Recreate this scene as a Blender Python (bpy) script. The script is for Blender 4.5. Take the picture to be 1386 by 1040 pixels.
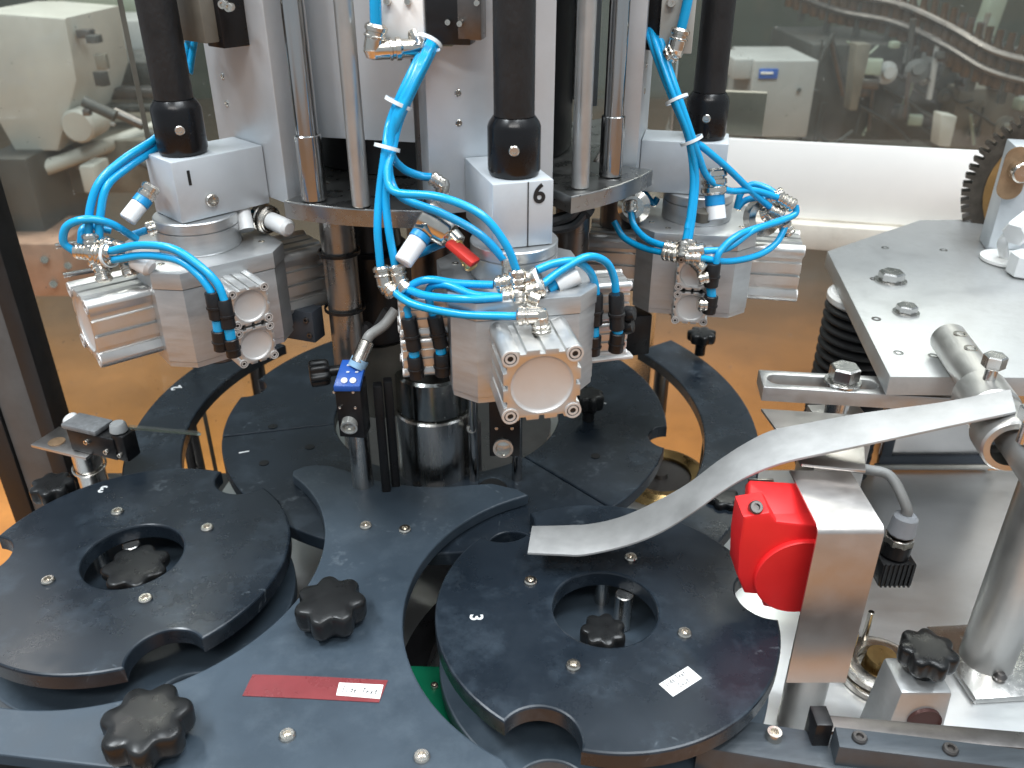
import bpy, bmesh, math, random
from mathutils import Vector, Matrix
from mathutils.geometry import tessellate_polygon
random.seed(7)
R = math.radians
PI = math.pi
for o in list(bpy.data.objects): bpy.data.objects.remove(o)
scene = bpy.context.scene
COL = scene.collection

# ------------------------------------------------------------------ camera
CAM_F, CAM_P, CAM_H = 1150.0, R(28.9), 0.573      # focal length in photo pixels, pitch, height above the star wheels
cd = bpy.data.cameras.new('camera'); cam = bpy.data.objects.new('camera', cd); COL.objects.link(cam)
cam.location = (0, 0, CAM_H); cam.rotation_euler = (R(90) - CAM_P, 0, 0)
cd.sensor_width = 36; cd.lens = CAM_F / 1386 * 36; cd.clip_start = .02; cd.clip_end = 60
scene.camera = cam
cd.dof.use_dof = True; cd.dof.focus_distance = .82; cd.dof.aperture_fstop = 7.5
# ------------------------------------------------------------------ light (factory hall, fluorescent tubes overhead)
w = bpy.data.worlds.new('World'); scene.world = w; w.use_nodes = True
w.node_tree.nodes['Background'].inputs[0].default_value = (.80, .91, 1.0, 1)
w.node_tree.nodes['Background'].inputs[1].default_value = .38
def lamp(name, loc, target, sx, sy, power, col):
    d = bpy.data.lights.new(name, 'AREA'); d.shape = 'RECTANGLE'; d.size = sx; d.size_y = sy; d.energy = power; d.color = col
    o = bpy.data.objects.new(name, d); COL.objects.link(o); o.location = loc
    o.rotation_euler = (Vector(target) - Vector(loc)).to_track_quat('-Z', 'Y').to_euler()
lamp('ceiling_lamp', (-1.2, .3, 2.3), (-.1, .75, 0), 1.2, .22, 38, (.90, .96, 1))
lamp('ceiling_lamp', (.9, .1, 2.5), (.2, .9, 0), 1.6, .30, 34, (.91, .965, 1))
lamp('ceiling_lamp', (.7, .95, 2.6), (.6, 1.3, .1), 1.8, .4, 30, (.92, .97, 1))
lamp('ceiling_lamp', (-1.2, 2.9, 2.9), (-1.2, 2.9, 0), 2.4, .4, 90, (1, .97, .92))
lamp('ceiling_lamp', (1.6, 3.6, 2.9), (1.6, 3.6, 0), 2.4, .4, 40, (1, .97, .92))
lamp('ceiling_lamp', (0, -1.4, 2.6), (0, -1.3, 0), 2.0, .4, 34, (1, .98, .95))
vs = scene.view_settings
vs.view_transform = 'Standard'; vs.look = 'None'; vs.exposure = 0.45; vs.gamma = 1; vs.use_curve_mapping = False
scene.render.engine = 'CYCLES'
scene.cycles.max_bounces = 8; scene.cycles.transparent_max_bounces = 12; scene.cycles.caustics_reflective = False; scene.cycles.caustics_refractive = False

# ------------------------------------------------------------------ helpers
_c, _s = math.cos(CAM_P), math.sin(CAM_P)
def at(px, py, z=None, y=None, x=None):
    """point of the place that the photo shows at pixel px,py, on the level z or at the distance y (metres)"""
    d = Vector(((px - 693) / CAM_F, _c - (py - 520) / CAM_F * _s, -_s - (py - 520) / CAM_F * _c))
    t = (z - CAM_H) / d.z if z is not None else (y / d.y if y is not None else x / d.x)
    return Vector((0, 0, CAM_H)) + d * t
def frame(axis, up=(0, 0, 1)):
    a = Vector(axis).normalized(); u = Vector(up)
    if abs(a.dot(u)) > .99: u = Vector((1, 0, 0))
    xx = u.cross(a).normalized(); yy = a.cross(xx)
    return Matrix((xx, yy, a)).transposed()
def arc(c, r, a0, a1, n):
    return [(c[0] + r * math.cos(R(a0 + (a1 - a0) * i / n)), c[1] + r * math.sin(R(a0 + (a1 - a0) * i / n))) for i in range(n + 1)]
def area(p): return sum(p[i - 1][0] * p[i][1] - p[i][0] * p[i - 1][1] for i in range(len(p))) / 2
def inset(p, b):
    out = []; n = len(p)
    for i in range(n):
        p0, p1, p2 = Vector(p[i - 1]), Vector(p[i]), Vector(p[(i + 1) % n])
        e0 = (p1 - p0).normalized(); e1 = (p2 - p1).normalized()
        n0 = Vector((-e0.y, e0.x)); n1 = Vector((-e1.y, e1.x)); m = n0 + n1
        if m.length < 1e-6: m = n0
        m.normalize(); k = 1 / max(.55, m.dot(n0))
        out.append(tuple(p1 + m * b * k))
    return out
def spline(pts, n=8):
    pts = [Vector(p) for p in pts]
    if len(pts) == 2: return pts
    q = [pts[0] * 2 - pts[1]] + pts + [pts[-1] * 2 - pts[-2]]; out = []
    for i in range(1, len(q) - 2):
        a, b, c, d = q[i - 1], q[i], q[i + 1], q[i + 2]
        for k in range(n):
            t = k / n
            out.append(.5 * ((2 * b) + (c - a) * t + (2 * a - 5 * b + 4 * c - d) * t * t + (3 * b - a - 3 * c + d) * t ** 3))
    out.append(q[-2]); return out
class MB:
    def __init__(s): s.v = []; s.f = []
    def add(s, vs, fs, M=None):
        k = len(s.v)
        s.v += [(M @ Vector(v)) if M else Vector(v) for v in vs]; s.f += [tuple(i + k for i in f) for f in fs]; return s
    def box(s, c, sz, rz=0, M=None):
        x, y, z = sz[0] / 2, sz[1] / 2, sz[2] / 2
        V = [(i, j, k) for i in (-x, x) for j in (-y, y) for k in (-z, z)]
        F = [(0, 1, 3, 2), (4, 6, 7, 5), (0, 4, 5, 1), (2, 3, 7, 6), (0, 2, 6, 4), (1, 5, 7, 3)]
        T = Matrix.Translation(Vector(c)) @ (M.to_4x4() if M else Matrix.Rotation(rz, 4, 'Z'))
        return s.add(V, F, T)
    def hexa(s, b, t):                                  # bottom quad, top quad (corners in order)
        return s.add(list(b) + list(t), [(3, 2, 1, 0), (4, 5, 6, 7)] + [(i, (i + 1) % 4, 4 + (i + 1) % 4, 4 + i) for i in range(4)])
    def lathe(s, prof, o=(0, 0, 0), axis=(0, 0, 1), n=28):
        M = Matrix.Translation(Vector(o)) @ frame(axis).to_4x4()
        V = []; F = []; rings = []
        for r, z in prof:
            if r < 1e-6: rings.append([len(V)]); V.append((0, 0, z))
            else:
                rings.append(list(range(len(V), len(V) + n)))
                V += [(r * math.cos(2 * PI * i / n), r * math.sin(2 * PI * i / n), z) for i in range(n)]
        for a, b in zip(rings, rings[1:]):
            for i in range(n):
                j = (i + 1) % n
                if len(a) == 1 and len(b) == 1: continue
                if len(a) == 1: F.append((a[0], b[j], b[i]))
                elif len(b) == 1: F.append((a[i], a[j], b[0]))
                else: F.append((a[i], a[j], b[j], b[i]))
        return s.add(V, F, M)
    def cyl(s, a, b, r, r1=None, n=24, ch=0):
        a, b = Vector(a), Vector(b); L = (b - a).length; r1 = r if r1 is None else r1
        if ch: p = [(0, 0), (r - ch, 0), (r, ch), (r1, L - ch), (r1 - ch, L), (0, L)]
        else: p = [(0, 0), (r, 0), (r1, L), (0, L)]
        return s.lathe(p, a, b - a, n)
    def hexn(s, a, b, r): return s.cyl(a, b, r, n=6, ch=r * .12)
    def prism(s, out, z0, z1, holes=(), bev=0, M=None):
        loops = [list(out) if area(out) > 0 else list(out)[::-1]] + [list(h) if area(h) < 0 else list(h)[::-1] for h in holes]
        V = []; F = []
        def cap(ls, z, up):
            flat = [p for l in ls for p in l]; k = len(V); V.extend((p[0], p[1], z) for p in flat)
            for t in tessellate_polygon([[Vector((p[0], p[1], 0)) for p in l] for l in ls]):
                a, b, c = (flat[i] for i in t)
                ccw = (b[0] - a[0]) * (c[1] - a[1]) - (b[1] - a[1]) * (c[0] - a[0]) > 0
                t = t if ccw == up else t[::-1]; F.append(tuple(i + k for i in t))
        top = [inset(l, bev) for l in loops] if bev else loops
        cap(top, z1, True); cap(loops, z0, False)
        for l, tl in zip(loops, top):
            n = len(l); lev = [[(p[0], p[1], z0) for p in l]]
            if bev:
                md = inset(l, bev * .3)
                lev += [[(p[0], p[1], z1 - bev) for p in l], [(p[0], p[1], z1 - bev * .3) for p in md]]
            lev.append([(p[0], p[1], z1) for p in tl])
            for A, B in zip(lev, lev[1:]):
                k = len(V); V.extend(A); V.extend(B)
                F += [(k + i, k + (i + 1) % n, k + n + (i + 1) % n, k + n + i) for i in range(n)]
        return s.add(V, F, M)
    def tube(s, pts, r, n=10, caps=True):
        pts = [Vector(p) for p in pts]; rings = []; up = None; V = []; F = []
        for i, p in enumerate(pts):
            d = (pts[min(i + 1, len(pts) - 1)] - pts[max(i - 1, 0)]).normalized()
            if up is None: up = Vector((0, 0, 1)) if abs(d.z) < .9 else Vector((1, 0, 0))
            a = (up - d * up.dot(d)).normalized(); b = d.cross(a); up = a
            rr = r[i] if isinstance(r, (list, tuple)) else r
            rings.append(list(range(len(V), len(V) + n)))
            V += [p + (a * math.cos(2 * PI * k / n) + b * math.sin(2 * PI * k / n)) * rr for k in range(n)]
        for A, B in zip(rings, rings[1:]): F += [(A[k], A[(k + 1) % n], B[(k + 1) % n], B[k]) for k in range(n)]
        if caps: F += [tuple(rings[0][::-1]), tuple(rings[-1])]
        return s.add(V, F)
    def strip(s, up, lo, th):                           # flat plate between two edge polylines, thickness downwards
        n = len(up); V = [Vector(p) for p in up] + [Vector(p) for p in lo]
        D = Vector((0, 0, -th)); V += [v + D for v in V]; F = []
        for i in range(n - 1):
            a, b, c, d = i, i + 1, n + i + 1, n + i
            F += [(a, d, c, b), (2 * n + a, 2 * n + b, 2 * n + c, 2 * n + d)]
            F += [(a, b, 2 * n + b, 2 * n + a), (d, 2 * n + d, 2 * n + c, c)]
        F += [(0, 2 * n, 3 * n, n), (n - 1, 2 * n - 1, 4 * n - 1, 3 * n - 1)]
        return s.add(V, F)
    def build(s, name, mat, parent=None, bev=0, smooth=38):
        me = bpy.data.meshes.new(name); root = parent; og = Vector((0, 0, 0))
        while root is not None:
            og = Vector(root.location); 
            if root.parent is None: break
            root = root.parent
        bm = bmesh.new()
        vv = [bm.verts.new(v - og) for v in s.v]
        for f in s.f:
            try: bm.faces.new([vv[i] for i in f])
            except ValueError: pass
        bmesh.ops.remove_doubles(bm, verts=bm.verts, dist=1e-6)
        bmesh.ops.recalc_face_normals(bm, faces=bm.faces)
        if bev:
            ed = [e for e in bm.edges if len(e.link_faces) == 2 and e.calc_face_angle(0) > .7]
            bmesh.ops.bevel(bm, geom=ed, offset=bev, segments=2, profile=.5, affect='EDGES', clamp_overlap=True)
        bm.to_mesh(me); bm.free()
        me.polygons.foreach_set('use_smooth', [True] * len(me.polygons))
        me.set_sharp_from_angle(angle=R(smooth))
        me.materials.append(mat)
        o = bpy.data.objects.new(name, me); COL.objects.link(o); o.parent = parent
        return o
def tag(o, label=None, cat=None, group=None, kind=None):
    if label: o['label'] = label
    if cat: o['category'] = cat
    if group: o['group'] = group
    if kind: o['kind'] = kind
    return o
def thing(name, loc, label, cat, group=None):
    o = bpy.data.objects.new(name, None); COL.objects.link(o); o.location = loc; o.empty_display_size = .02
    return tag(o, label, cat, group)
def text(s, size, M, mat, parent, name='numeral', ext=.0003):
    cu = bpy.data.curves.new(name, 'FONT'); cu.body = s; cu.size = size; cu.align_x = 'CENTER'; cu.align_y = 'CENTER'; cu.extrude = ext; cu.offset = size * .022
    t = bpy.data.objects.new(name, cu); COL.objects.link(t)
    me = bpy.data.meshes.new_from_object(t); bpy.data.objects.remove(t)
    root = parent
    while root.parent is not None: root = root.parent
    me.transform(Matrix.Translation(-Vector(root.location)) @ M); me.materials.append(mat)
    o = bpy.data.objects.new(name, me); COL.objects.link(o); o.parent = parent; return o

# ------------------------------------------------------------------ materials
def mat(name, col, metal=0, rough=.5, var=.12, vscale=30, bump=0, bscale=200, stretch=(1, 1, 1), rvar=.1, spec=.5, scuff=0, sc_col=(.35, .38, .4), coat=0, dirt=0, dirt_col=(.1, .08, .06)):
    m = bpy.data.materials.new(name); m.use_nodes = True; nt = m.node_tree; N = nt.nodes; Lk = nt.links; b = N['Principled BSDF']
    tc = N.new('ShaderNodeTexCoord'); mp = N.new('ShaderNodeMapping'); mp.inputs['Scale'].default_value = stretch; Lk.new(tc.outputs['Object'], mp.inputs['Vector'])
    nz = N.new('ShaderNodeTexNoise'); nz.inputs['Scale'].default_value = vscale; nz.inputs['Detail'].default_value = 6; nz.inputs['Roughness'].default_value = .65; Lk.new(mp.outputs[0], nz.inputs['Vector'])
    mr = N.new('ShaderNodeMapRange'); mr.inputs[1].default_value = .3; mr.inputs[2].default_value = .7; mr.inputs[3].default_value = 1 - var; mr.inputs[4].default_value = 1 + var; Lk.new(nz.outputs[0], mr.inputs[0])
    mx = N.new('ShaderNodeMix'); mx.data_type = 'RGBA'; mx.blend_type = 'MULTIPLY'; mx.inputs[0].default_value = 1; mx.inputs[6].default_value = (*col, 1)
    Lk.new(mr.outputs[0], mx.inputs[7]); last = mx.outputs[2]
    def layer(fac, c2):
        nonlocal last
        k = N.new('ShaderNodeMix'); k.data_type = 'RGBA'; Lk.new(fac, k.inputs[0]); Lk.new(last, k.inputs[6]); k.inputs[7].default_value = (*c2, 1); last = k.outputs[2]
    if scuff:
        n1 = N.new('ShaderNodeTexNoise'); n1.inputs['Scale'].default_value = 9; n1.inputs['Detail'].default_value = 3; n1.inputs['Distortion'].default_value = 1.2; Lk.new(tc.outputs['Object'], n1.inputs['Vector'])
        n2 = N.new('ShaderNodeTexNoise'); n2.inputs['Scale'].default_value = 160; n2.inputs['Detail'].default_value = 4; Lk.new(tc.outputs['Object'], n2.inputs['Vector'])
        a = N.new('ShaderNodeMapRange'); a.inputs[1].default_value = .57; a.inputs[2].default_value = .75; Lk.new(n1.outputs[0], a.inputs[0])
        c = N.new('ShaderNodeMapRange'); c.inputs[1].default_value = .5; c.inputs[2].default_value = .75; Lk.new(n2.outputs[0], c.inputs[0])
        # thin curved scratches: narrow band of a distorted noise
        n3 = N.new('ShaderNodeTexNoise'); n3.inputs['Scale'].default_value = 6; n3.inputs['Detail'].default_value = 1; n3.inputs['Distortion'].default_value = .6; Lk.new(tc.outputs['Object'], n3.inputs['Vector'])
        sb = N.new('ShaderNodeMath'); sb.operation = 'SUBTRACT'; sb.inputs[1].default_value = .62; Lk.new(n3.outputs[0], sb.inputs[0])
        ab = N.new('ShaderNodeMath'); ab.operation = 'ABSOLUTE'; Lk.new(sb.outputs[0], ab.inputs[0])
        ln = N.new('ShaderNodeMapRange'); ln.inputs[1].default_value = .004; ln.inputs[2].default_value = 0; Lk.new(ab.outputs[0], ln.inputs[0])
        m1 = N.new('ShaderNodeMath'); m1.operation = 'MULTIPLY'; Lk.new(a.outputs[0], m1.inputs[0]); Lk.new(c.outputs[0], m1.inputs[1])
        l2 = N.new('ShaderNodeMath'); l2.operation = 'MULTIPLY'; Lk.new(ln.outputs[0], l2.inputs[0]); Lk.new(c.outputs[0], l2.inputs[1])
        l3 = N.new('ShaderNodeMath'); l3.operation = 'MULTIPLY'; l3.inputs[1].default_value = 1.3; Lk.new(l2.outputs[0], l3.inputs[0])
        ad = N.new('ShaderNodeMath'); ad.operation = 'ADD'; Lk.new(m1.outputs[0], ad.inputs[0]); Lk.new(l3.outputs[0], ad.inputs[1])
        m2 = N.new('ShaderNodeMath'); m2.operation = 'MULTIPLY'; m2.inputs[1].default_value = scuff; m2.use_clamp = True; Lk.new(ad.outputs[0], m2.inputs[0])
        layer(m2.outputs[0], sc_col)
    if dirt:
        n1 = N.new('ShaderNodeTexNoise'); n1.inputs['Scale'].default_value = 14; n1.inputs['Detail'].default_value = 8; n1.inputs['Roughness'].default_value = .7; Lk.new(tc.outputs['Object'], n1.inputs['Vector'])
        a = N.new('ShaderNodeMapRange'); a.inputs[1].default_value = .5; a.inputs[2].default_value = .8; a.inputs[4].default_value = dirt; Lk.new(n1.outputs[0], a.inputs[0]); layer(a.outputs[0], dirt_col)
    Lk.new(last, b.inputs['Base Color'])
    b.inputs['Metallic'].default_value = metal; b.inputs['Specular IOR Level'].default_value = spec; b.inputs['Coat Weight'].default_value = coat
    rr = N.new('ShaderNodeMapRange'); rr.inputs[1].default_value = .3; rr.inputs[2].default_value = .7; rr.inputs[3].default_value = max(.03, rough - rvar); rr.inputs[4].default_value = min(1, rough + rvar); Lk.new(nz.outputs[0], rr.inputs[0]); Lk.new(rr.outputs[0], b.inputs['Roughness'])
    if bump:
        n4 = N.new('ShaderNodeTexNoise'); n4.inputs['Scale'].default_value = bscale; n4.inputs['Detail'].default_value = 3; Lk.new(mp.outputs[0], n4.inputs['Vector'])
        bp = N.new('ShaderNodeBump'); bp.inputs['Strength'].default_value = bump; bp.inputs['Distance'].default_value = .001; Lk.new(n4.outputs[0], bp.inputs['Height']); Lk.new(bp.outputs[0], b.inputs['Normal'])
    return m
ALU = mat('machined_aluminium', (.56, .57, .575), .85, .40, .09, 26, .08, 300, (1, 1, 6), .08, dirt=.45, dirt_col=(.36, .36, .36))
ALUP = mat('anodised_slide_plate', (.58, .62, .655), .4, .45, .05, 12, .05, 200, rvar=.08, dirt=.4, dirt_col=(.40, .42, .45))
CAST = mat('extruded_aluminium', (.60, .60, .59), .85, .36, .05, 60, .06, 400, rvar=.08)
CAPM = mat('piston_cap_metal', (.60, .585, .57), .4, .45, .04, 40, .04, 500)
PLATE_AL = mat('worn_aluminium_plate', (.50, .51, .51), .6, .42, .13, 14, .08, 150, rvar=.1, dirt=.9, dirt_col=(.30, .30, .29))
STEEL = mat('stainless_steel', (.62, .61, .59), 1, .24, .06, 20, 0, 250, (6, 6, .6), .07)
DECKM = mat('brushed_deck_steel', (.80, .81, .81), .9, .34, .04, 8, 0, 120, (1, 3, 1), .06, dirt=.15, dirt_col=(.42, .41, .39))
COVER = mat('brushed_cover_steel', (.60, .57, .55), 1, .36, .05, 25, .04, 250, rvar=.07, dirt=.2, dirt_col=(.5, .48, .45))
CHROME = mat('chrome_rod', (.48, .47, .46), 1, .16, .04, 20, rvar=.04)
NICKEL = mat('nickel_fitting', (.66, .62, .56), 1, .22, .08, 60, .05, 300)
ROD = mat('turned_steel_rod', (.56, .55, .53), .9, .36, .06, 30, rvar=.08)
BRASS = mat('brass', (.62, .42, .18), 1, .3)
DARKST = mat('dark_steel', (.16, .15, .145), .9, .34, .15, 30, .1, 150, dirt=.4, dirt_col=(.06, .05, .04))
RUST = mat('rusty_gear_steel', (.30, .20, .12), .6, .55, .3, 40, .3, 150, dirt=.6, dirt_col=(.14, .06, .02))
POM = mat('blue_black_plastic', (.012, .018, .026), 0, .31, .25, 9, .05, 220, rvar=.12, spec=.42, scuff=.36, sc_col=(.22, .26, .29), dirt=.85, dirt_col=(.05, .068, .088))
POM2 = mat('worn_slate_plastic', (.042, .060, .080), 0, .42, .22, 9, .05, 220, rvar=.12, scuff=.36, sc_col=(.25, .29, .32), dirt=.8, dirt_col=(.085, .11, .135))
BLK = mat('black_plastic', (.010, .010, .011), 0, .34, .15, 60, .06, 300, spec=.35)
KNOB = mat('glossy_black_knob', (.011, .0115, .012), 0, .30, .2, 60, 0, 400, rvar=.06, spec=.4)
RUB = mat('matt_black_rubber', (.018, .018, .019), 0, .6, .2, 40, .2, 300)
SHAFTM = mat('blackened_shaft', (.014, .014, .015), .2, .48, .25, 50, .5, 260, (1, 1, .6))
COUPM = mat('black_coupling', (.006, .006, .007), 0, .24, .1, 40, spec=.35)
HOSE = mat('cyan_air_hose', (.005, .33, .66), 0, .25, .05, 30, rvar=.05)
WHT = mat('white_plastic', (.80, .81, .81), 0, .4, .03, 40)
TIE = mat('translucent_nylon', (.70, .76, .78), 0, .4, .03)
BLUEB = mat('blue_band', (.01, .25, .55), 0, .35)
REDP = mat('red_reflector_plastic', (.72, .018, .02), 0, .42, .06, 20, rvar=.08)
REDL = mat('red_lever', (.55, .03, .02), 0, .4)
INK = mat('black_ink', (.01, .01, .01), 0, .6)
WINK = mat('white_engraving', (.72, .74, .74), 0, .6)
TAPE = mat('red_tape', (.20, .038, .042), 0, .3, .15, 25, rvar=.1, scuff=.3, sc_col=(.5, .3, .3))
PAPER = mat('paper_label', (.86, .86, .83), 0, .55, .04, 60)
GREEN = mat('green_plastic_guide', (.005, .23, .11), 0, .4, .1, 20)
BLUEF = mat('blue_sensor_face', (.02, .10, .42), 0, .3, .1, 40)
GREYC = mat('grey_cable', (.30, .30, .29), 0, .45)
DCAB = mat('dark_cable', (.03, .03, .032), 0, .4)
LENS = mat('clear_lens', (.55, .55, .52), .6, .12)
FRAMEB = mat('black_frame_profile', (.012, .012, .013), 0, .5, .2, 40)
FRAMEG = mat('grey_gasket', (.10, .10, .10), 0, .5, .2, 20)
PANW = mat('white_painted_panel', (.93, .92, .89), 0, .4, .03, 5)
PANB = mat('cream_ledge', (.74, .70, .62), 0, .45, .1, 10, dirt=.4, dirt_col=(.3, .24, .17))
DRUM = mat('grey_painted_drum', (.70, .75, .79), .15, .4, .05, 10, dirt=.15, dirt_col=(.4, .42, .44))
CORE = mat('black_core', (.010, .010, .011), .2, .38, .3, 20)
SLATE = mat('slate_rail', (.045, .055, .065), 0, .4, .2, 30, .1, 120, (1, 6, 1), scuff=.5)
GSKT = mat('dark_gasket', (.05, .06, .075), 0, .45)
GREYP = mat('grey_machine_paint', (.32, .33, .33), 0, .5, .1, 6)
BEIGEP = mat('beige_machine_paint', (.40, .40, .37), 0, .5, .1, 6)
GREENP = mat('grey_green_paint', (.22, .26, .21), 0, .5, .15, 5)
DARKM = mat('dark_machine_paint', (.045, .047, .045), 0, .5, .3, 8)
BROWNM = mat('brown_machine_parts', (.16, .15, .125), .2, .5, .3, 8)
AMBER = mat('amber_bottle', (.05, .028, .015), 0, .15)
def floor_mat():
    m = mat('painted_floor', (.60, .25, .06), 0, .38, .18, 3, .05, 40, rvar=.1, dirt=.35, dirt_col=(.30, .13, .05)); nt = m.node_tree; N = nt.nodes; Lk = nt.links; b = N['Principled BSDF']; src = b.inputs['Base Color'].links[0].from_socket
    tc = N.new('ShaderNodeTexCoord'); sx = N.new('ShaderNodeSeparateXYZ'); Lk.new(tc.outputs['Object'], sx.inputs[0])
    nz = N.new('ShaderNodeTexNoise'); nz.inputs['Scale'].default_value = 1.3; nz.inputs['Detail'].default_value = 6; Lk.new(tc.outputs['Object'], nz.inputs['Vector'])
    ad = N.new('ShaderNodeMath'); ad.operation = 'ADD'; Lk.new(sx.outputs[1], ad.inputs[0]); Lk.new(nz.outputs[0], ad.inputs[1])
    mr = N.new('ShaderNodeMapRange'); mr.inputs[1].default_value = 2.7; mr.inputs[2].default_value = 4.3; Lk.new(ad.outputs[0], mr.inputs[0])
    mx = N.new('ShaderNodeMix'); mx.data_type = 'RGBA'; Lk.new(mr.outputs[0], mx.inputs[0]); Lk.new(src, mx.inputs[6]); mx.inputs[7].default_value = (.15, .115, .085, 1); Lk.new(mx.outputs[2], b.inputs['Base Color'])
    return m
FLOOR = floor_mat()
FLOOR2 = mat('bare_floor', (.14, .13, .11), 0, .5, .25, 3, dirt=.5, dirt_col=(.07, .06, .05))
def pane_mat(name, haze, tint):
    m = bpy.data.materials.new(name); m.use_nodes = True; nt = m.node_tree; N = nt.nodes; Lk = nt.links
    N.remove(N['Principled BSDF']); out = N['Material Output']
    tr = N.new('ShaderNodeBsdfTransparent'); tr.inputs[0].default_value = (*tint, 1)
    gl = N.new('ShaderNodeBsdfGlossy'); gl.inputs['Roughness'].default_value = .06; gl.inputs[0].default_value = (.9, .9, .9, 1)
    df = N.new('ShaderNodeBsdfDiffuse'); df.inputs[0].default_value = (.60, .60, .55, 1)
    fr = N.new('ShaderNodeFresnel'); fr.inputs[0].default_value = 1.35
    tc = N.new('ShaderNodeTexCoord'); nz = N.new('ShaderNodeTexNoise'); nz.inputs['Scale'].default_value = 5; nz.inputs['Detail'].default_value = 7; Lk.new(tc.outputs['Object'], nz.inputs['Vector'])
    sp = N.new('ShaderNodeTexNoise'); sp.inputs['Scale'].default_value = 130; sp.inputs['Detail'].default_value = 1; Lk.new(tc.outputs['Object'], sp.inputs['Vector'])
    sr = N.new('ShaderNodeMapRange'); sr.inputs[1].default_value = .74; sr.inputs[2].default_value = .80; sr.inputs[4].default_value = .25; Lk.new(sp.outputs[0], sr.inputs[0])
    mr = N.new('ShaderNodeMapRange'); mr.inputs[1].default_value = .3; mr.inputs[2].default_value = .7; mr.inputs[3].default_value = haze * .75; mr.inputs[4].default_value = haze * 1.25; Lk.new(nz.outputs[0], mr.inputs[0])
    ad = N.new('ShaderNodeMath'); ad.operation = 'ADD'; ad.use_clamp = True; Lk.new(mr.outputs[0], ad.inputs[0]); Lk.new(sr.outputs[0], ad.inputs[1])
    m1 = N.new('ShaderNodeMixShader'); Lk.new(ad.outputs[0], m1.inputs[0]); Lk.new(tr.outputs[0], m1.inputs[1]); Lk.new(df.outputs[0], m1.inputs[2])
    m2 = N.new('ShaderNodeMixShader'); Lk.new(fr.outputs[0], m2.inputs[0]); Lk.new(m1.outputs[0], m2.inputs[1]); Lk.new(gl.outputs[0], m2.inputs[2]); Lk.new(m2.outputs[0], out.inputs[0])
    return m
PANE = pane_mat('dusty_clear_pane', .065, (.93, .95, .92))
PANE2 = pane_mat('clear_pane', .06, (.93, .93, .92))
CLEAR = pane_mat('clear_acrylic', .10, (.9, .95, .93))

RS, LS, MC = (.088, .601), (-.388, .676), (-.087, .988)     # axes of right star, left star, carousel
ZD = -.16                                                  # deck level
HEADANG = {1: -134.3, 6: -72.8, 5: -12.8}

# ------------------------------------------------------------------ setting
tag(MB().box((0, 1.2, -.96), (14, 14.4, .02)).build('floor', FLOOR), kind='structure')
tag(MB().box((0, 8.4, 1.2), (14, .1, 4.4)).build('hall_wall', mat('hall_wall_paint', (.085, .10, .08), 0, .6, .2, 2)), kind='structure')
# deck: right part under the plate, front part under the star wheels
dk = MB(); dk.prism([(-.78, .43), (.95, .43), (.95, 1.06), (.36, 1.06)] + arc(MC, .335, 15, 205, 40) + [(-.50, .84), (-.78, .84)], ZD - .012, ZD, bev=.001)
tag(dk.build('machine_deck', DECKM), kind='structure')
tag(MB().box((.085, .77, ZD - .1), (1.5, .62, .16)).build('machine_base', DARKST), kind='structure')
# ------------------------------------------------------------------ star wheels and guides
def screw(p, parent, r=.0065, mat_=NICKEL, axis=(0, 0, 1), h=.0035):
    m = MB().lathe([(0, -.004), (r, -.004), (r, h * .6), (r * .85, h), (r * .5, h), (r * .46, .0005), (0, .0005)], p, axis, 18)
    o = m.build('screw', mat_, parent, smooth=30); return o
def star_outline(c, r, angs, pr, pd, n=120):
    """disc outline with round pockets: angs pocket directions, pr pocket radius, pd distance of pocket centre from c"""
    ha = math.degrees(math.acos((r * r + pd * pd - pr * pr) / (2 * r * pd))); out = []
    angs = sorted(a % 360 for a in angs)
    for k, a in enumerate(angs):
        nx = angs[(k + 1) % len(angs)] + (360 if k == len(angs) - 1 else 0)
        pc = (c[0] + pd * math.cos(R(a)), c[1] + pd * math.sin(R(a)))
        e0 = (c[0] + r * math.cos(R(a - ha)), c[1] + r * math.sin(R(a - ha))); e1 = (c[0] + r * math.cos(R(a + ha)), c[1] + r * math.sin(R(a + ha)))
        b0 = math.degrees(math.atan2(e0[1] - pc[1], e0[0] - pc[0])); b1 = math.degrees(math.atan2(e1[1] - pc[1], e1[0] - pc[0]))
        while b1 > b0: b1 -= 360
        out += arc(pc, pr, b0, b1, 22)
        seg = arc(c, r, a + ha, nx - ha, max(6, int((nx - a) / 3)))
        out += seg[1:-1]
    return out
def star_knob(c, rad, h, parent, rot=0, axis=(0, 0, 1), lobes=7, stem=.02, sr=.4):
    M = Matrix.Translation(Vector(c)) @ frame(axis).to_4x4() @ Matrix.Rotation(R(rot), 4, 'Z')
    n = 12 * lobes
    def ring(s, z, k=1):
        r = [rad * s * (1 - .20 * k * (.5 - .5 * math.cos(lobes * 2 * PI * i / n)) ** 1.4) for i in range(n)]
        return [(r[i] * math.cos(2 * PI * i / n), r[i] * math.sin(2 * PI * i / n), z) for i in range(n)]
    lev = [ring(.80, 0), ring(.94, h * .10), ring(.99, h * .3), ring(1, h * .74), ring(.985, h * .86), ring(.95, h * .94), ring(.90, h * .975), ring(.6, h, .3), ring(.1, h * 1.01, 0)]
    m = MB(); V = [p for l in lev for p in l]; F = []
    for k in range(len(lev) - 1): F += [(k * n + i, k * n + (i + 1) % n, (k + 1) * n + (i + 1) % n, (k + 1) * n + i) for i in range(n)]
    F += [tuple(range(n))[::-1], tuple(range((len(lev) - 1) * n, len(lev) * n))]
    m.add(V, F, M); g = m.build('star_knob', KNOB, parent, smooth=60)
    MB().cyl(Vector(c) - Vector(axis).normalized() * stem, Vector(c) + Vector(axis).normalized() * .001, rad * sr).build('stem', KNOB, g)
    return g
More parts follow.
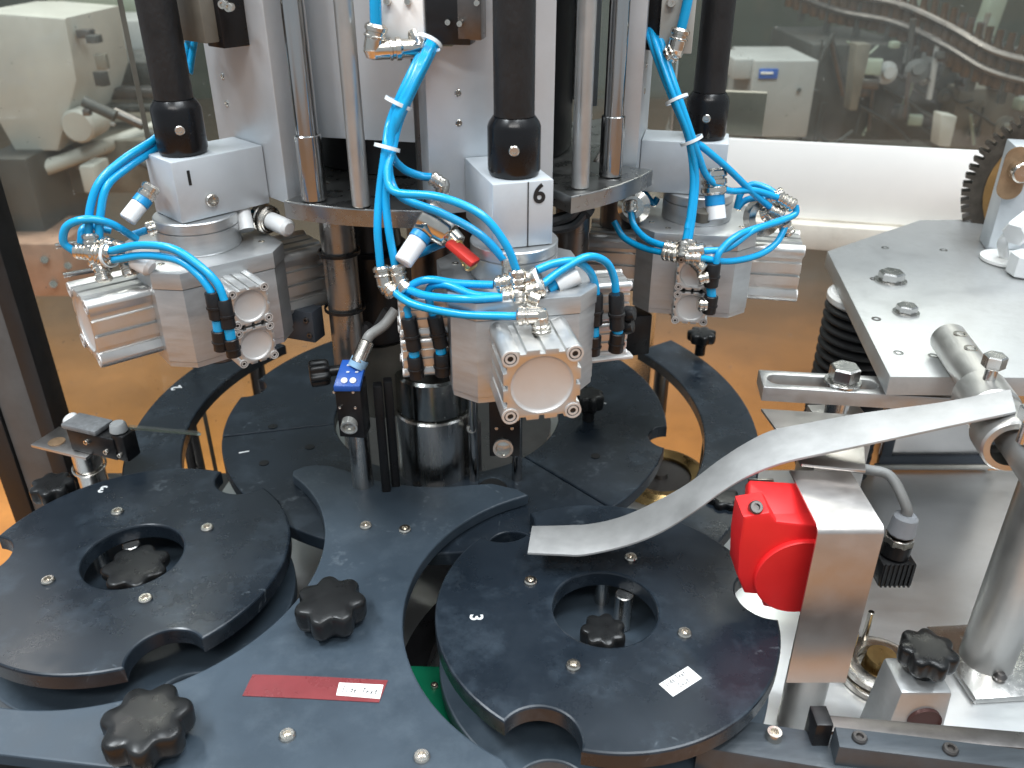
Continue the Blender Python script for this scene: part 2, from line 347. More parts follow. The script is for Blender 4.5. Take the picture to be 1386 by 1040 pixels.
def flatM(px, py, z, rot): return Matrix.Translation(at(px, py, z=z)) @ Matrix.Rotation(R(rot), 4, 'Z')

def star_wheel(c, angs, r, label, scr, num, lower_rot, pin=58):
    t = thing('transfer_star', (c[0], c[1], ZD), label, 'star wheel', 'star wheels')
    hole = arc(c, .0495, 0, 360, 56)[:-1]
    MB().prism(star_outline(c, r, angs, .0335, r + .002), -.017, 0, [hole], bev=.0022).build('upper_disc', POM, t, smooth=17)
    MB().prism(star_outline(c, r * .99, [a + lower_rot for a in angs], .0335, r + .002), -.078, -.062, [arc(c, .02, 0, 360, 24)[:-1]], bev=.002).build('lower_disc', POM2, t, smooth=17)
    for a, rr in scr: screw((c[0] + rr * math.cos(R(a)), c[1] + rr * math.sin(R(a)), .0), t)
    for a, rr in scr:
        p = (c[0] + rr * .98 * math.cos(R(a + 20)), c[1] + rr * .98 * math.sin(R(a + 20)))
        MB().cyl((*p, -.062), (*p, -.0172), .008).build('spacer', STEEL, t)
    p = (c[0] + .045 * math.cos(R(pin)), c[1] + .045 * math.sin(R(pin)))
    MB().cyl((*p, -.0618), (*p, -.018), .009, ch=.001).build('locating_pin', STEEL, t)
    MB().cyl((*c, ZD), (*c, -.079), .03).build('hub', STEEL, t)
    px, py, rot = num; text('3', .017, flatM(px, py, .0002, rot), WINK, t)
    return t
RSW = star_wheel(RS, [-114, 6.5, 127], .1605, 'dark star wheel with white paper sticker and red box over its rim', [(153.4, .078), (64.7, .077), (-26.4, .077), (-115.7, .08)], (644, 836, -88), 4)
LSW = star_wheel(LS, [-59, 61, 181], .157, 'dark star wheel without sticker beside the frame post and limit switch', [(122, .083), (34, .076), (-59.7, .075), (-149.8, .078)], (139, 662, 172), 3, 118)
star_knob((*RS, -.052), .0225, .026, RSW, 10, stem=.012)
star_knob((*LS, -.026), .034, .014, LSW, 24, lobes=7, stem=.035)

# carousel ring disc in segments
CAR = t = thing('carousel_disc', (*MC, ZD), 'large dark segmented ring disc with pockets under the gripper heads', 'disc')
pk = [-72.8 + 60 * k for k in range(6)]
full = star_outline(MC, .293, pk, .026, .296)
ri = .150
for k in range(3):
    a0 = -47 + 120 * k; a1 = a0 + 119.6
    def ang(p): return math.degrees(math.atan2(p[1] - MC[1], p[0] - MC[0])) % 360
    A0, A1 = a0 % 360, a1 % 360
    seg = [p for p in full if (A0 < ang(p) < A1 if A0 < A1 else (ang(p) > A0 or ang(p) < A1))]
    # keep order along outline starting just after a0
    ii = [i for i, p in enumerate(full) if p in seg]
    st = next(i for i in ii if (i - 1) % len(full) not in ii); order = [full[(st + j) % len(full)] for j in range(len(ii))]
    poly = arc(MC, .2925, a0, a0, 1)[:1] + order + arc(MC, .2925, a1, a1, 1)[:1] + arc(MC, ri, a1, a0, 40)
    MB().prism(poly, -.030, -.014, bev=.0018).build('segment', POM, t, smooth=17)
for a, rr in ((-150, .25), (-152, .19), (-30, .22), (20, .2), (-98, .17), (-170, .23)):
    MB().cyl((MC[0] + rr * math.cos(R(a)), MC[1] + rr * math.sin(R(a)), -.0139), (MC[0] + rr * math.cos(R(a)), MC[1] + rr * math.sin(R(a)), -.0132), .006).build('plug', BLK, t)
text('1', .017, flatM(331, 612, -.0136, 110), WINK, t)
text('1', .015, flatM(816, 546, -.0136, 80), WINK, t)
MB().cyl((*MC, ZD), (*MC, -.031), .14, n=48).build('hub', DARKST, t)

# centre guide plate: outline of three arcs
out = arc(MC, .193, -128, -74, 26)                                   # back edge, left to right
out = [tuple(at(397, 637, z=0)[:2]), tuple(at(412, 631, z=0)[:2]), tuple(at(428, 629, z=0)[:2])] + [tuple(at(447, 630, z=0)[:2])] + out[2:-2] + [tuple(at(666, 654, z=0)[:2]), tuple(at(700, 662, z=0)[:2]), tuple(at(715, 670, z=0)[:2])]
out += arc(RS, .190, 112, 240, 46)[1:]
out += [(.02, .395), (-.02, .385), (-.30, .428), (-.41, .442), (-.47, .46)]
out += arc(LS, .193, -112, 47, 52)
t = thing('centre_guide_plate', (-.16, .55, ZD), 'slate guide plate with concave edges between the two star wheels', 'guide plate')
MB().prism(out, -.0125, 0, bev=.0018).build('plate', POM2, t, smooth=17)
for px, py in ((495, 713), (548, 718), (389, 997), (571, 1026)): screw(at(px, py, z=0), t)
for px, py in ((450, 822), (203, 985), (520, 760)):
    p = at(px, py, z=-.0126); MB().cyl((p.x, p.y, ZD), p, .014).build('post', DARKST, t)
MB().prism(arc(RS, .205, 100, 232, 40) + arc(RS, .176, 232, 100, 40), -.112, -.098, bev=.001).build('lower_guide', BLK, t)
gg = arc(RS, .212, 178, 226, 24) + arc(RS, .150, 226, 178, 24)
g = MB().prism(gg, -.096, -.084, bev=.001).build('green_guide', GREEN, t); g['label'] = 'green plastic lower guide'
screw(at(588, 930, z=-.084), t, .004)
MB().box((-.33, .415, -.045), (.40, .09, .03)).build('front_apron', DARKST, t, bev=.002)
MB().prism(arc(LS, .21, -90, 20, 34) + arc(LS, .172, 20, -90, 34), -.10, -.085, bev=.001).build('lower_guide', BLK, t)
star_knob(at(450, 838, z=.006), .0325, .026, t, 40, stem=.006)
star_knob(at(205, 1000, z=.008), .035, .026, t, 12, stem=.008)

# tape and labels
def flat_quad(name, pts, z, th, m, label, cat):
    q = [tuple(at(*p, z=z)[:2]) for p in pts]
    return tag(MB().prism(q, z - th, z, bev=.0001).build(name, m), label, cat)
tp = thing('tape_strip', at(425, 932, z=.0003), 'strip of dull red tape with a white label on the guide plate', 'tape')
q = [tuple(at(*p, z=.0006)[:2]) for p in ((342, 913), (328, 942), (420, 946), (513, 951), (519, 936), (525, 921), (430, 916))]
MB().prism(q, .0002, .0007).build('tape', TAPE, tp)
def strokes(M, segs, wd, parent):
    m = MB()
    for s in segs: m.tube([M @ Vector((p[0], p[1], .0001)) for p in s], wd, 5)
    return m.build('handwriting', mat('pen_ink', (.02, .02, .03), 0, .6), parent)
def glyphs(word, x0, y0, h, wd):
    G = {'S': [[(.9, .9), (.5, 1), (.1, .8), (.8, .3), (.5, 0), (.05, .15)]], 'i': [[(.4, .6), (.45, 0)]], 'd': [[(.8, 1), (.75, 0)], [(.75, .5), (.3, .5), (.1, .2), (.4, 0), (.75, .15)]],
         'e': [[(.1, .3), (.8, .35), (.5, .6), (.15, .35), (.4, 0), (.8, .1)]], 'T': [[(0, 1), (1, .95)], [(.5, .97), (.45, 0)]], 'x': [[(.1, .55), (.8, 0)], [(.8, .55), (.1, 0)]], 't': [[(.45, .9), (.5, 0), (.8, .05)], [(.1, .6), (.85, .62)]],
         'o': [[(.5, .5), (.15, .3), (.4, 0), (.8, .25), (.5, .5)]], 'u': [[(.1, .5), (.2, 0), (.7, .05), (.75, .5), (.8, 0)]], 'C': [[(.9, .85), (.4, 1), (.05, .5), (.4, 0), (.9, .1)]], ' ': []}
    r = []
    for i, ch in enumerate(word):
        for s in G[ch]: r.append([(x0 + (i + p[0] * .8) * wd, y0 + p[1] * h) for p in s])
    return r
qa = [at(*p, z=.0012) for p in ((459, 924), (455, 941), (514, 946), (519, 927))]
MB().prism([tuple(p[:2]) for p in qa], .0008, .0012).build('label', PAPER, tp)
e = (qa[2] - qa[1]).normalized(); Mx = Matrix.Translation(qa[1] + Vector((0, 0, .0001))) @ Matrix(((e.x, -e.y, 0), (e.y, e.x, 0), (0, 0, 1))).to_4x4()
strokes(Mx, glyphs('Side Text', .003, .004, .0055, .0035), .00032, tp)
st = thing('paper_sticker', at(920, 923, z=.0002), 'small white handwritten paper sticker on the star wheel', 'sticker')
qa = [at(*p, z=.0006) for p in ((892, 926), (911, 943), (950, 918), (931, 902))]
MB().prism([tuple(p[:2]) for p in inset([tuple(p[:2]) for p in qa], .0)], .0001, .0006).build('paper', PAPER, st)
e = (qa[2] - qa[1]).normalized(); Mx = Matrix.Translation(qa[1] + Vector((0, 0, .0001))) @ Matrix(((e.x, -e.y, 0), (e.y, e.x, 0), (0, 0, 1))).to_4x4()
strokes(Mx, glyphs('Side Text', .003, .0105, .005, .0027) + glyphs('Cout', .012, .003, .0045, .003), .0003, st)

# outer guide rings
def ring_guide(a0, a1, label, supports, numr=None):
    t = thing('arc_guide', (MC[0] + .375 * math.cos(R((a0 + a1) / 2)), MC[1] + .375 * math.sin(R((a0 + a1) / 2)), ZD), label, 'guide rail')
    MB().prism(arc(MC, .410, a0, a1, 60) + arc(MC, .341, a1, a0, 60), -.0335, -.0180, bev=.002).build('rail', POM, t, smooth=17)
    for a in supports:
        p = (MC[0] + .372 * math.cos(R(a)), MC[1] + .372 * math.sin(R(a)))
        MB().cyl((*p, ZD), (*p, -.034), .012).build('post', DARKST, t)
    if numr: text(*numr, WINK, t)
    return t
ring_guide(142, 212, 'black curved guide marked 2 behind the limit switch', (148, 175, 205), ('2', .02, flatM(239, 525, -.0177, 128)))
RARC = ring_guide(-44, 34, 'black curved guide with a knob at its end behind the carousel disc', (-30, 5, 30))
star_knob(at(949, 462, z=.010), .022, .016, RARC, 0, stem=.022, sr=.35)
star_knob(at(797, 552, z=.004), .020, .022, CAR, 15, stem=.018)
star_knob(at(978, 690, z=-.03), .020, .02, RARC, 20, stem=.03)

# bearing ring on the deck below the guide
br = thing('bearing_ring', at(890, 650, z=ZD), 'brass coloured ring on the deck below the curved guide', 'bearing')
p = at(893, 650, z=ZD)
MB().lathe([(.045, 0), (.068, 0), (.068, .012), (.06, .016), (.045, .012), (.045, 0)], p, n=36).build('race', BRASS, br)
MB().lathe([(0, 0), (.044, 0), (.044, .008), (.012, .008), (.01, .014), (0, .014)], p, n=32).build('hub', DARKST, br)
# ------------------------------------------------------------------ turret
T = thing('turret', (*MC, ZD), 'grey carousel turret with chrome rods and steel flange', 'turret')
def dirv(a): return Vector((math.cos(R(a)), math.sin(R(a)), 0))
fl = []
for k in range(6):
    a = HEADANG[6] + 60 * k
    ha = 15.5; fl += arc(MC, .262, a - 60 + ha, a - ha, 14)
    fl += [(MC[0] + .196 * math.cos(R(a - ha)), MC[1] + .196 * math.sin(R(a - ha))), (MC[0] + .196 * math.cos(R(a + ha)), MC[1] + .196 * math.sin(R(a + ha)))]
MB().prism(fl, .330, .346, bev=.0012).build('flange', mat('flange_steel', (.36, .36, .355), 1, .3), T, smooth=17)
MB().cyl((*MC, .347), (*MC, .95), .155, n=48).build('core', CORE, T)
MB().cyl((*MC, .12), (*MC, .33), .04, n=32).build('column', DARKST, T)
for k in range(6):
    a = HEADANG[6] + 30 + 60 * k; d = dirv(a); c = Vector((*MC, 0)) + d * .168
    c = Vector((*MC, 0)) + dirv(a + {0: -14, 5: -5}.get(k, 0)) * .168
    MB().box((c.x, c.y, .68), (.012, {0: .045, 5: .150}.get(k, .112), .59), R(a)).build('drum_panel', DRUM, T, bev=.001)
rods = [((426, 270), .0098, CHROME), ((489, 279), .0080, ROD), ((578, 258), .0088, DARKST), ((785, 254), .0085, ROD), ((826, 238), .0095, CHROME)]
for (px, py), r, m in rods:
    p = at(px, py, z=.3465); o = MB().cyl(p, (p.x, p.y, .95), r, ch=.001).build('rod', m, T)
    if m is CHROME: MB().cyl(p, (p.x, p.y, .405), r + .002, ch=.001).build('bushing', CHROME, T)
# rods, posts and motor below the flange
for px, py, Y, r, z0, z1, m in ((455, 300, .80, .017, .155, .329, mat('post_steel', (.30, .29, .28), .9, .3)), (455, 300, .80, .012, -.03, .155, STEEL), (775, 300, .86, .018, .22, .329, DARKST), (640, 330, .86, .022, .13, .329, CORE), (835, 300, .95, .02, .16, .329, DARKST)):
    p = at(px, py, y=Y); MB().cyl((p.x, p.y, z0), (p.x, p.y, z1), r, ch=.001).build('hanging_post', m, T)
for zz, px, py in ((.28, 425, 322), (.22, 430, 379)):
    p = at(455, 300, y=.80); MB().lathe([(.0195, zz), (.021, zz), (.021, zz + .003), (.0195, zz + .003)], (p.x, p.y, 0), n=24).build('cable_tie', BLK, T)
# motor with dark cowl
p = at(505, 370, y=.88)
MB().cyl((p.x, p.y, .155), (p.x, p.y, .262), .042, ch=.004, n=32).build('motor_body', BLK, T)
MB().cyl((p.x, p.y, .262), (p.x, p.y, .30), .034, .03, n=32).build('motor_cap', CORE, T)
MB().cyl((p.x, p.y, .06), (p.x, p.y, .154), .033, .04, n=32).build('motor_bracket', BROWNM, T)
for pts, r in (([(448, 305), (452, 360), (465, 420), (490, 450), (500, 440)], .006), ([(440, 310), (446, 370), (458, 410), (500, 450), (525, 420)], .005), ([(470, 300), (455, 330), (460, 390), (480, 430)], .005), ([(745, 300), (770, 292), (785, 280), (800, 290)], .006), ([(742, 312), (775, 305), (795, 285)], .005)):
    MB().tube(spline([at(a, b, y=.80) for a, b in pts]), r, 8).build('cable', DCAB, T)
# centre housing under the turret seen between the heads
hs = thing('centre_housing', (*MC, -.03), 'polished steel housing under the carousel beside the black posts', 'housing')
p = at(590, 600, y=.86); MB().cyl((p.x, p.y, -.029), (p.x, p.y, .070), .046, n=40, ch=.002).build('sleeve', STEEL, hs)
MB().cyl((p.x, p.y, .0705), (p.x, p.y, .12), .043, n=40, ch=.003).build('cover', mat('smoked_steel', (.30, .31, .30), 1, .2), hs)
MB().box((p.x + .047, p.y - .02, .03), (.012, .02, .07), R(20)).build('clamp_lug', DARKST, hs, bev=.001)
screw(Vector((p.x + .045, p.y - .032, .058)), hs, .006, axis=(.1, -1, .2))
p2 = at(540, 605, y=.86); MB().hexn((p2.x, p2.y, -.029), (p2.x, p2.y, -.012), .010).build('nut', DARKST, hs)
p2 = at(665, 600, y=.80); MB().cyl((p2.x, p2.y, -.029), (p2.x, p2.y, -.002), .018, n=24, ch=.004).build('plug', CORE, hs)
for px, Y in ((514, .79), (528, .80)):
    a = at(px, 560, y=Y); MB().box((a.x, a.y, .055), (.010, .012, .165), R(10)).build('black_post', BLK, hs, bev=.002)
for px in (640, 700):
    a = at(px, 570, y=.83); MB().cyl((a.x, a.y, -.028), (a.x, a.y, .19), .006).build('rod', CHROME, hs)
a = at(550, 560, y=.93); MB().box((a.x, a.y, .06), (.03, .004, .05), 0).build('window', mat('pale_green_glass', (.35, .5, .42), 0, .2), hs)
# ------------------------------------------------------------------ photo sensors
ps = thing('photo_sensor', at(475, 590, z=-.012), 'black photoelectric sensor with blue button face on the carousel disc', 'sensor')
c = at(476, 535, y=.735); M = Matrix.Rotation(R(-8), 3, 'Z')
zt = at(470, 525, y=.72).z
MB().box((c.x, c.y, zt - .03), (.026, .022, .06), M=M).build('body', BLK, ps, bev=.001)
q = [at(451, 523, y=.722), at(487, 523, y=.722), at(496, 487, y=.75), at(463, 487, y=.75)]
o_ = Vector((0, 0, -.006)); MB().hexa([p + o_ for p in q], q).build('button_face', BLUEF, ps, bev=.0006)
nrm = (q[1] - q[0]).cross(q[3] - q[0]).normalized()
for u, v, rr in ((.35, .2, .0032), (.68, .2, .0032)):
    p = q[0] + (q[1] - q[0]) * u + (q[3] - q[0]) * v; MB().cyl(p, p + nrm * .0012, rr).build('button', WHT, ps)
for u, v, sx in ((.38, .78, .006), (.38, .52, .003), (.72, .52, .003)):
    p = q[0] + (q[1] - q[0]) * u + (q[3] - q[0]) * v; MB().box(p + nrm * .0004, (sx, .002, .0008)).build('marking', WHT, ps)
p = at(473, 576, y=.722); MB().lathe([(.0085, -.006), (.0085, .004), (.0065, .004), (.006, 0), (0, .002)], p, (0, -1, -.25), 24).build('lens', LENS, ps)
for px, py in ((452, 531), (478, 531), (460, 552), (481, 552)): screw(at(px, py, y=.7235), ps, .0016, axis=(0, -1, 0), h=.001)
MB().tube(spline([at(486, 490, y=.745), at(494, 470, y=.755), at(500, 455, y=.76), at(520, 440, y=.77), at(535, 420, y=.78)]), .0055, 10).build('cable', GREYC, ps)
MB().cyl(at(484, 492, y=.744), at(497, 462, y=.757), .0075, ch=.001).build('connector', NICKEL, ps)
MB().cyl(at(482, 498, y=.744), at(488, 486, y=.748), .009).build('connector_sleeve', mat('pale_blue_plastic', (.3, .5, .7), 0, .3), ps)
star_knob(at(446, 503, y=.76), .014, .02, ps, 0, axis=(-1, -.3, 0), stem=.015)
s2 = thing('lens_sensor', at(680, 620, z=-.012), 'black sensor with round lens behind the front gripper cylinder', 'sensor')
c = at(683, 575, y=.70); MB().box((c.x, c.y + .012, c.z), (.030, .022, .075)).build('body', BLK, s2, bev=.001)
p = at(681, 606, y=.70); MB().lathe([(.010, -.004), (.010, .003), (.0075, .003), (.0065, 0), (0, .002)], p, (0, -1, .1), 24).build('lens', LENS, s2)
for px in (672, 693): screw(at(px, 580, y=.700), s2, .0018, axis=(0, -1, 0), h=.001)
# ------------------------------------------------------------------ gripper heads
def cyl_profile(h, lobe):
    """square extrusion profile, half width h: round bolt lobes on the corners, ribbed and slotted sides"""
    p = []; q = h - 2 * lobe; c = h - lobe
    for k in range(4):
        ca, sa = math.cos(k * PI / 2), math.sin(k * PI / 2)
        loc = [(h, -c), (h - lobe * .3, -q), (h * .86, -q + h * .02), (h * .86, -h * .40), (h * .95, -h * .38), (h * .95, -h * .07), (h * .84, -h * .06), (h * .84, h * .06), (h * .95, h * .07), (h * .95, h * .38), (h * .86, h * .40), (h * .86, q - h * .02), (h - lobe * .3, q), (h, c)]
        loc += [(c + lobe * math.cos(R(a)), c + lobe * math.sin(R(a))) for a in (18, 36, 54, 72)]
        p += [(x * ca - y * sa, x * sa + y * ca) for x, y in loc]
    return p
def air_cylinder(parent, base, d, h, L):
    """compact pneumatic cylinder: base point, outward direction d, half width h, length L"""
    d = Vector(d).normalized(); M = Matrix.Translation(Vector(base)) @ frame(d).to_4x4(); lobe = h * .22; r = h * .77; cc = h - lobe
    c = MB().prism(cyl_profile(h, lobe), 0, L, [arc((0, 0), r, 0, 360, 40)[:-1]], bev=.0005, M=M).build('air_cylinder', CAST, parent, smooth=25)
    MB().lathe([(0, L - .0024), (r * .90, L - .0024), (r * .96, L - .0018), (r * 1.01, L - .0003), (r * 1.01, L - .004)], base, d, 40).build('end_cap', CAPM, c, smooth=50)
    rec = MB()
    for i in (-1, 1):
        for j in (-1, 1):
            p = M @ Vector((i * cc, j * cc, L)); w_ = lobe
            MB().lathe([(w_ * .95, -.001), (w_ * .95, .0012), (w_ * .72, .0012), (w_ * .72, .0003), (w_ * .60, .0003), (w_ * .58, .0010), (w_ * .34, .0010), (w_ * .34, .0002)], p, d, 18).build('bolt', CAPM, c, smooth=28)
            MB().lathe([(0, .0004), (w_ * .73, .0004)], p, d, 14).build('recess_shade_disc', CORE, c)  # flat black disc: shade of the bolt socket put into its colour
    return c
def fitting(parent, pts, r=.0065, ring=True, m=None):
    """push-in air fitting: body through the points with collars at its ends"""
    pts = [Vector(p) for p in pts]; mb = MB()
    for a, b in zip(pts, pts[1:]): mb.cyl(a, b, r, n=18, ch=r * .12)
    for p in pts[1:-1]: mb.lathe([(0, -r * 1.02), (r * .75, -r * .75), (r * 1.02, 0), (r * .75, r * .75), (0, r * 1.02)], p, n=16)
    if ring:
        for a, b in ((pts[0], pts[1]), (pts[-1], pts[-2])):
            d = (b - a).normalized()
            mb.cyl(a + d * r * .15, a + d * r * .75, r * 1.18, n=18, ch=r * .1); mb.cyl(a + d * r * 1.05, a + d * r * 1.4, r * 1.16, n=18, ch=r * .1)
    return mb.build('air_fitting', m or NICKEL, parent)
def hose(parent, pts, r=.0035):
    return MB().tube(spline(pts, 8), r, 10).build('air_hose', HOSE, parent, smooth=80)
def px_path(pts, Y):
    return [at(p[0], p[1], y=(p[2] if len(p) > 2 else Y)) for p in pts]
def sleeve(parent, a, b, r=.0068):
    a, b = Vector(a), Vector(b); d = (b - a); L = d.length
    s = MB().lathe([(0, 0), (r * .9, 0), (r, L * .04), (r, L * .52), (r * 1.12, L * .53), (r * 1.12, L * .60), (r * .98, L * .62), (r * .98, L * .97), (r * .85, L), (0, L)], a, d, 18).build('flow_control', BLK, parent)
    return s
def cable_tie(parent, p, d, r):
    p = Vector(p); MB().lathe([(r, -.0015), (r + .0010, -.0015), (r + .0010, .0015), (r, .0015), (r, -.0015)], p, d, 20).build('cable_tie', TIE, parent)

def head(num, body_rot, dz, label):
    a = HEADANG[num]; ax = Vector((*MC, 0)) + dirv(a) * .30; x, y = ax.x, ax.y
    t = thing('gripper_head', (x, y, 0), label, 'gripper head', 'gripper heads around the turret')
    rd = dirv(a); tg = Vector((-rd.y, rd.x, 0))
    c = Vector((*MC, 0)) + rd * .218
    MB().box((c.x, c.y, .64 + dz), (.034, .116, .61), R(a)).build('slide_plate', ALUP, t, bev=.0012)
    for zz in (.415, .44, .60): screw(c + rd * .017 + tg * (-.03) + Vector((0, 0, zz)), t, .003, axis=rd, h=.001)
    c = Vector((*MC, 0)) + rd * .2805
    blk = MB().box((c.x, c.y, .3575 + dz), (.090, .052, .055), R(a)).build('arm_block', ALUP, t, bev=.0012)
    MB().cyl((x, y, .4325 + dz), (x, y, .95), .0165, n=32).build('shaft', SHAFTM, t)
    cp = MB().lathe([(0, .386), (.0205, .386), (.0218, .390), (.0218, .424), (.0205, .4275), (.0172, .432), (0, .432)], (x, y, dz), n=40).build('coupling', COUPM, t, smooth=25)
    cam_d = (Vector((0, 0, 0)) - Vector((x, y, 0))).normalized()
    screw(Vector((x, y, .409 + dz)) + cam_d * .0216, t, .0042, axis=cam_d, h=.002)
    MB().lathe([(0, .298), (.037, .298), (.038, .300), (.038, .3185), (.0365, .319), (.0365, .3195), (.038, .320), (.038, .3285), (.037, .3295), (0, .3295)], (x, y, dz), n=48).build('collar', ALU, t, smooth=25)
    h, ch = .0625, .019
    oc = [(h, -h + ch), (h, h - ch), (h - ch, h), (-h + ch, h), (-h, h - ch), (-h, -h + ch), (-h + ch, -h), (h - ch, -h)]
    Mb = Matrix.Translation(Vector((x, y, dz))) @ Matrix.Rotation(R(body_rot), 4, 'Z')
    body = MB().prism(oc, .2105, .2820, bev=.0008, M=Mb).build('body', ALU, t)
    MB().prism(inset(oc, -.0008), .2828, .2985, bev=.0012, M=Mb).build('top_plate', ALU, t)
    MB().prism(inset(oc, .0006), .2050, .2100, M=Mb).build('bottom_plate', ALU, t)
    for i, j in ((.048, .03), (-.048, .03), (.048, -.03), (-.048, -.03), (.03, .048), (-.03, -.048)):
        screw(Mb @ Vector((i, j, .2985)), t, .0032, h=.0006)
    for s in (1, -1):
        d = Mb.to_3x3() @ Vector((s, 0, 0)); air_cylinder(t, Mb @ Vector((s * h, 0, .2480)), d, .0330, .054)
        d = Mb.to_3x3() @ Vector((0, s, 0))
        for zz in (.2690, .2310):
            air_cylinder(t, Mb @ Vector((0, s * h, zz)), d, .0190, .040)
    MB().cyl((x, y, .18 + dz), (x, y, .2045 + dz), .022, ch=.002).build('gripper_stem', DARKST, t)
    return t, Mb, Vector((x, y, dz)), rd, tg

# ---- head 6
h6, M6, o6, rd, tg = head(6, -79, .000, 'gripper head marked 6 with one large cylinder facing front')
f = frame(rd); 
fm = Matrix.Translation(Vector((*MC, .3575)) + rd * .3258) @ Matrix((tg, Vector((0, 0, 1)), rd)).transposed().to_4x4()
text('6', .022, fm @ Matrix.Translation((.0135, .016, 0)), INK, h6)
MB().box(fm @ Vector((.004, 0, .0)), (.0006, .0009, .0545), R(HEADANG[6])).build('scribe_line', INK, h6)
# hoses of head 6
bun = [(612, -15, .80), (592, 34, .765), (574, 75, .73), (552, 120, .715), (533, 165, .71)]
def bnd(dx, tail): return px_path([(p[0] + dx * (1 - .25 * i / 4), p[1], p[2] + .006 * ((dx * 7) % 3 - 1)) for i, p in enumerate(bun)], .71) + px_path(tail, .70)
hose(h6, bnd(-7, [(522, 200, .70), (514, 260, .69), (511, 310, .68), (515, 362, .675)]))
hose(h6, bnd(0, [(528, 200, .70), (522, 260, .69), (526, 310, .68), (535, 360, .675)]))
hose(h6, bnd(6, [(529, 205, .712), (545, 228, .72), (568, 238, .725), (584, 240, .725)]))
hose(h6, bnd(10, [(531, 205, .70), (524, 235, .69), (535, 260, .68), (595, 267, .665), (650, 290, .655), (684, 330, .65), (699, 366, .65)]))
hose(h6, bnd(3, [(528, 205, .705), (528, 240, .70), (545, 268, .69), (600, 290, .68), (650, 318, .67), (688, 358, .665)]))
cable_tie(h6, at(539, 140, y=.712), at(533, 165, y=.71) - at(552, 120, y=.715), .0105)
cable_tie(h6, at(524, 200, y=.702), at(520, 225, y=.70) - at(533, 165, y=.71), .0098)
cable_tie(h6, at(580, 58, y=.728), at(574, 75, y=.725) - at(592, 30, y=.74), .0105)
hose(h6, px_path([(507, -25), (508, 5), (509, 36)], .73), .0048)
fitting(h6, px_path([(510, 32, .73), (505, 68, .73), (545, 66, .735)], .73), .0078)
fitting(h6, px_path([(540, 66, .735), (568, 64, .74), (560, 42, .745)], .73), .0072, ring=False)
fitting(h6, px_path([(583, 240, .725), (600, 250, .725), (598, 268, .73)], .72), .0058)
fitting(h6, px_path([(516, 360, .675), (521, 386, .672), (534, 398, .668)], .67), .0065)
fitting(h6, px_path([(536, 358, .675), (541, 382, .672), (552, 394, .668)], .67), .0065)
hose(h6, px_path([(530, 393, .668), (560, 412, .655), (620, 425, .635), (680, 428, .625), (705, 428, .622)], .64))
fitting(h6, px_path([(700, 428, .622), (731, 427, .62), (733, 452, .62)], .62), .0068)
hose(h6, px_path([(549, 391, .668), (580, 401, .652), (630, 405, .634), (680, 403, .634)], .64))
hose(h6, px_path([(668, 386, .655), (620, 384, .66), (580, 379, .665), (556, 388, .668), (550, 410, .668), (554, 434, .666)], .66))
hose(h6, px_path([(676, 402, .645), (640, 399, .65), (605, 386, .66), (582, 390, .668), (582, 412, .668), (588, 432, .667)], .66))
for a, b in (((553, 430), (561, 474)), ((588, 428), (597, 470))): sleeve(h6, at(*a, y=.664), at(*b, y=.662), .0068)
for a, b in (((561, 482), (565, 512)), ((597, 478), (599, 508))):
    sleeve(h6, at(*a, y=.662), at(*b, y=.662), .0068); hose(h6, [at(a[0] - 1, a[1] - 9, y=.662), at(*a, y=.662)], .0048)
for pts in ([(672, 386, .655), (700, 380, .652)], [(680, 403, .645), (706, 398, .645)], [(700, 364, .65), (702, 392, .648)], [(712, 380, .652), (730, 372, .65)], [(712, 395, .645), (738, 388, .645)], [(690, 350, .665), (692, 372, .66)], [(704, 396, .645), (704, 412, .64)], [(716, 402, .642), (730, 408, .64)], [(722, 408, .655), (735, 412, .65)]):
    fitting(h6, px_path(pts, .65), .0066)
p = at(706, 398, y=.655); MB().box((p.x, p.y, p.z - .004), (.026, .016, .022), R(12)).build('manifold', NICKEL, h6, bev=.002)
cable_tie(h6, at(731, 380, y=.648), at(740, 376, y=.648) - at(724, 384, y=.648), .010)
hose(h6, px_path([(726, 366, .652), (750, 357, .66), (778, 354, .668), (797, 366, .675), (805, 384, .678), (807, 402, .678)], .66))
hose(h6, px_path([(733, 386, .648), (760, 366, .66), (795, 348, .67), (820, 355, .68), (831, 376, .684), (834, 402, .684)], .66))
for a, b in (((806, 398), (805, 440)), ((834, 398), (835, 446))): sleeve(h6, at(*a, y=.678), at(*b, y=.676), .0068)
for a, b in (((804, 454), (802, 480)), ((836, 450), (833, 476))):
    sleeve(h6, at(*a, y=.676), at(*b, y=.676), .0068); hose(h6, [at(a[0], a[1] - 12, y=.676), at(*a, y=.676)], .0048)
for px, py in ((850, 425), (848, 442)): MB().lathe([(0, -.007), (.006, -.006), (.0075, 0), (.006, .006), (0, .007)], at(px, py, y=.69), (1, -.4, .3), 14).build('adjuster', BLK, h6)
MB().box(at(820, 484, y=.70), (.05, .012, .003), R(14)).build('sensor_strip', CAPM, h6, bev=.001)
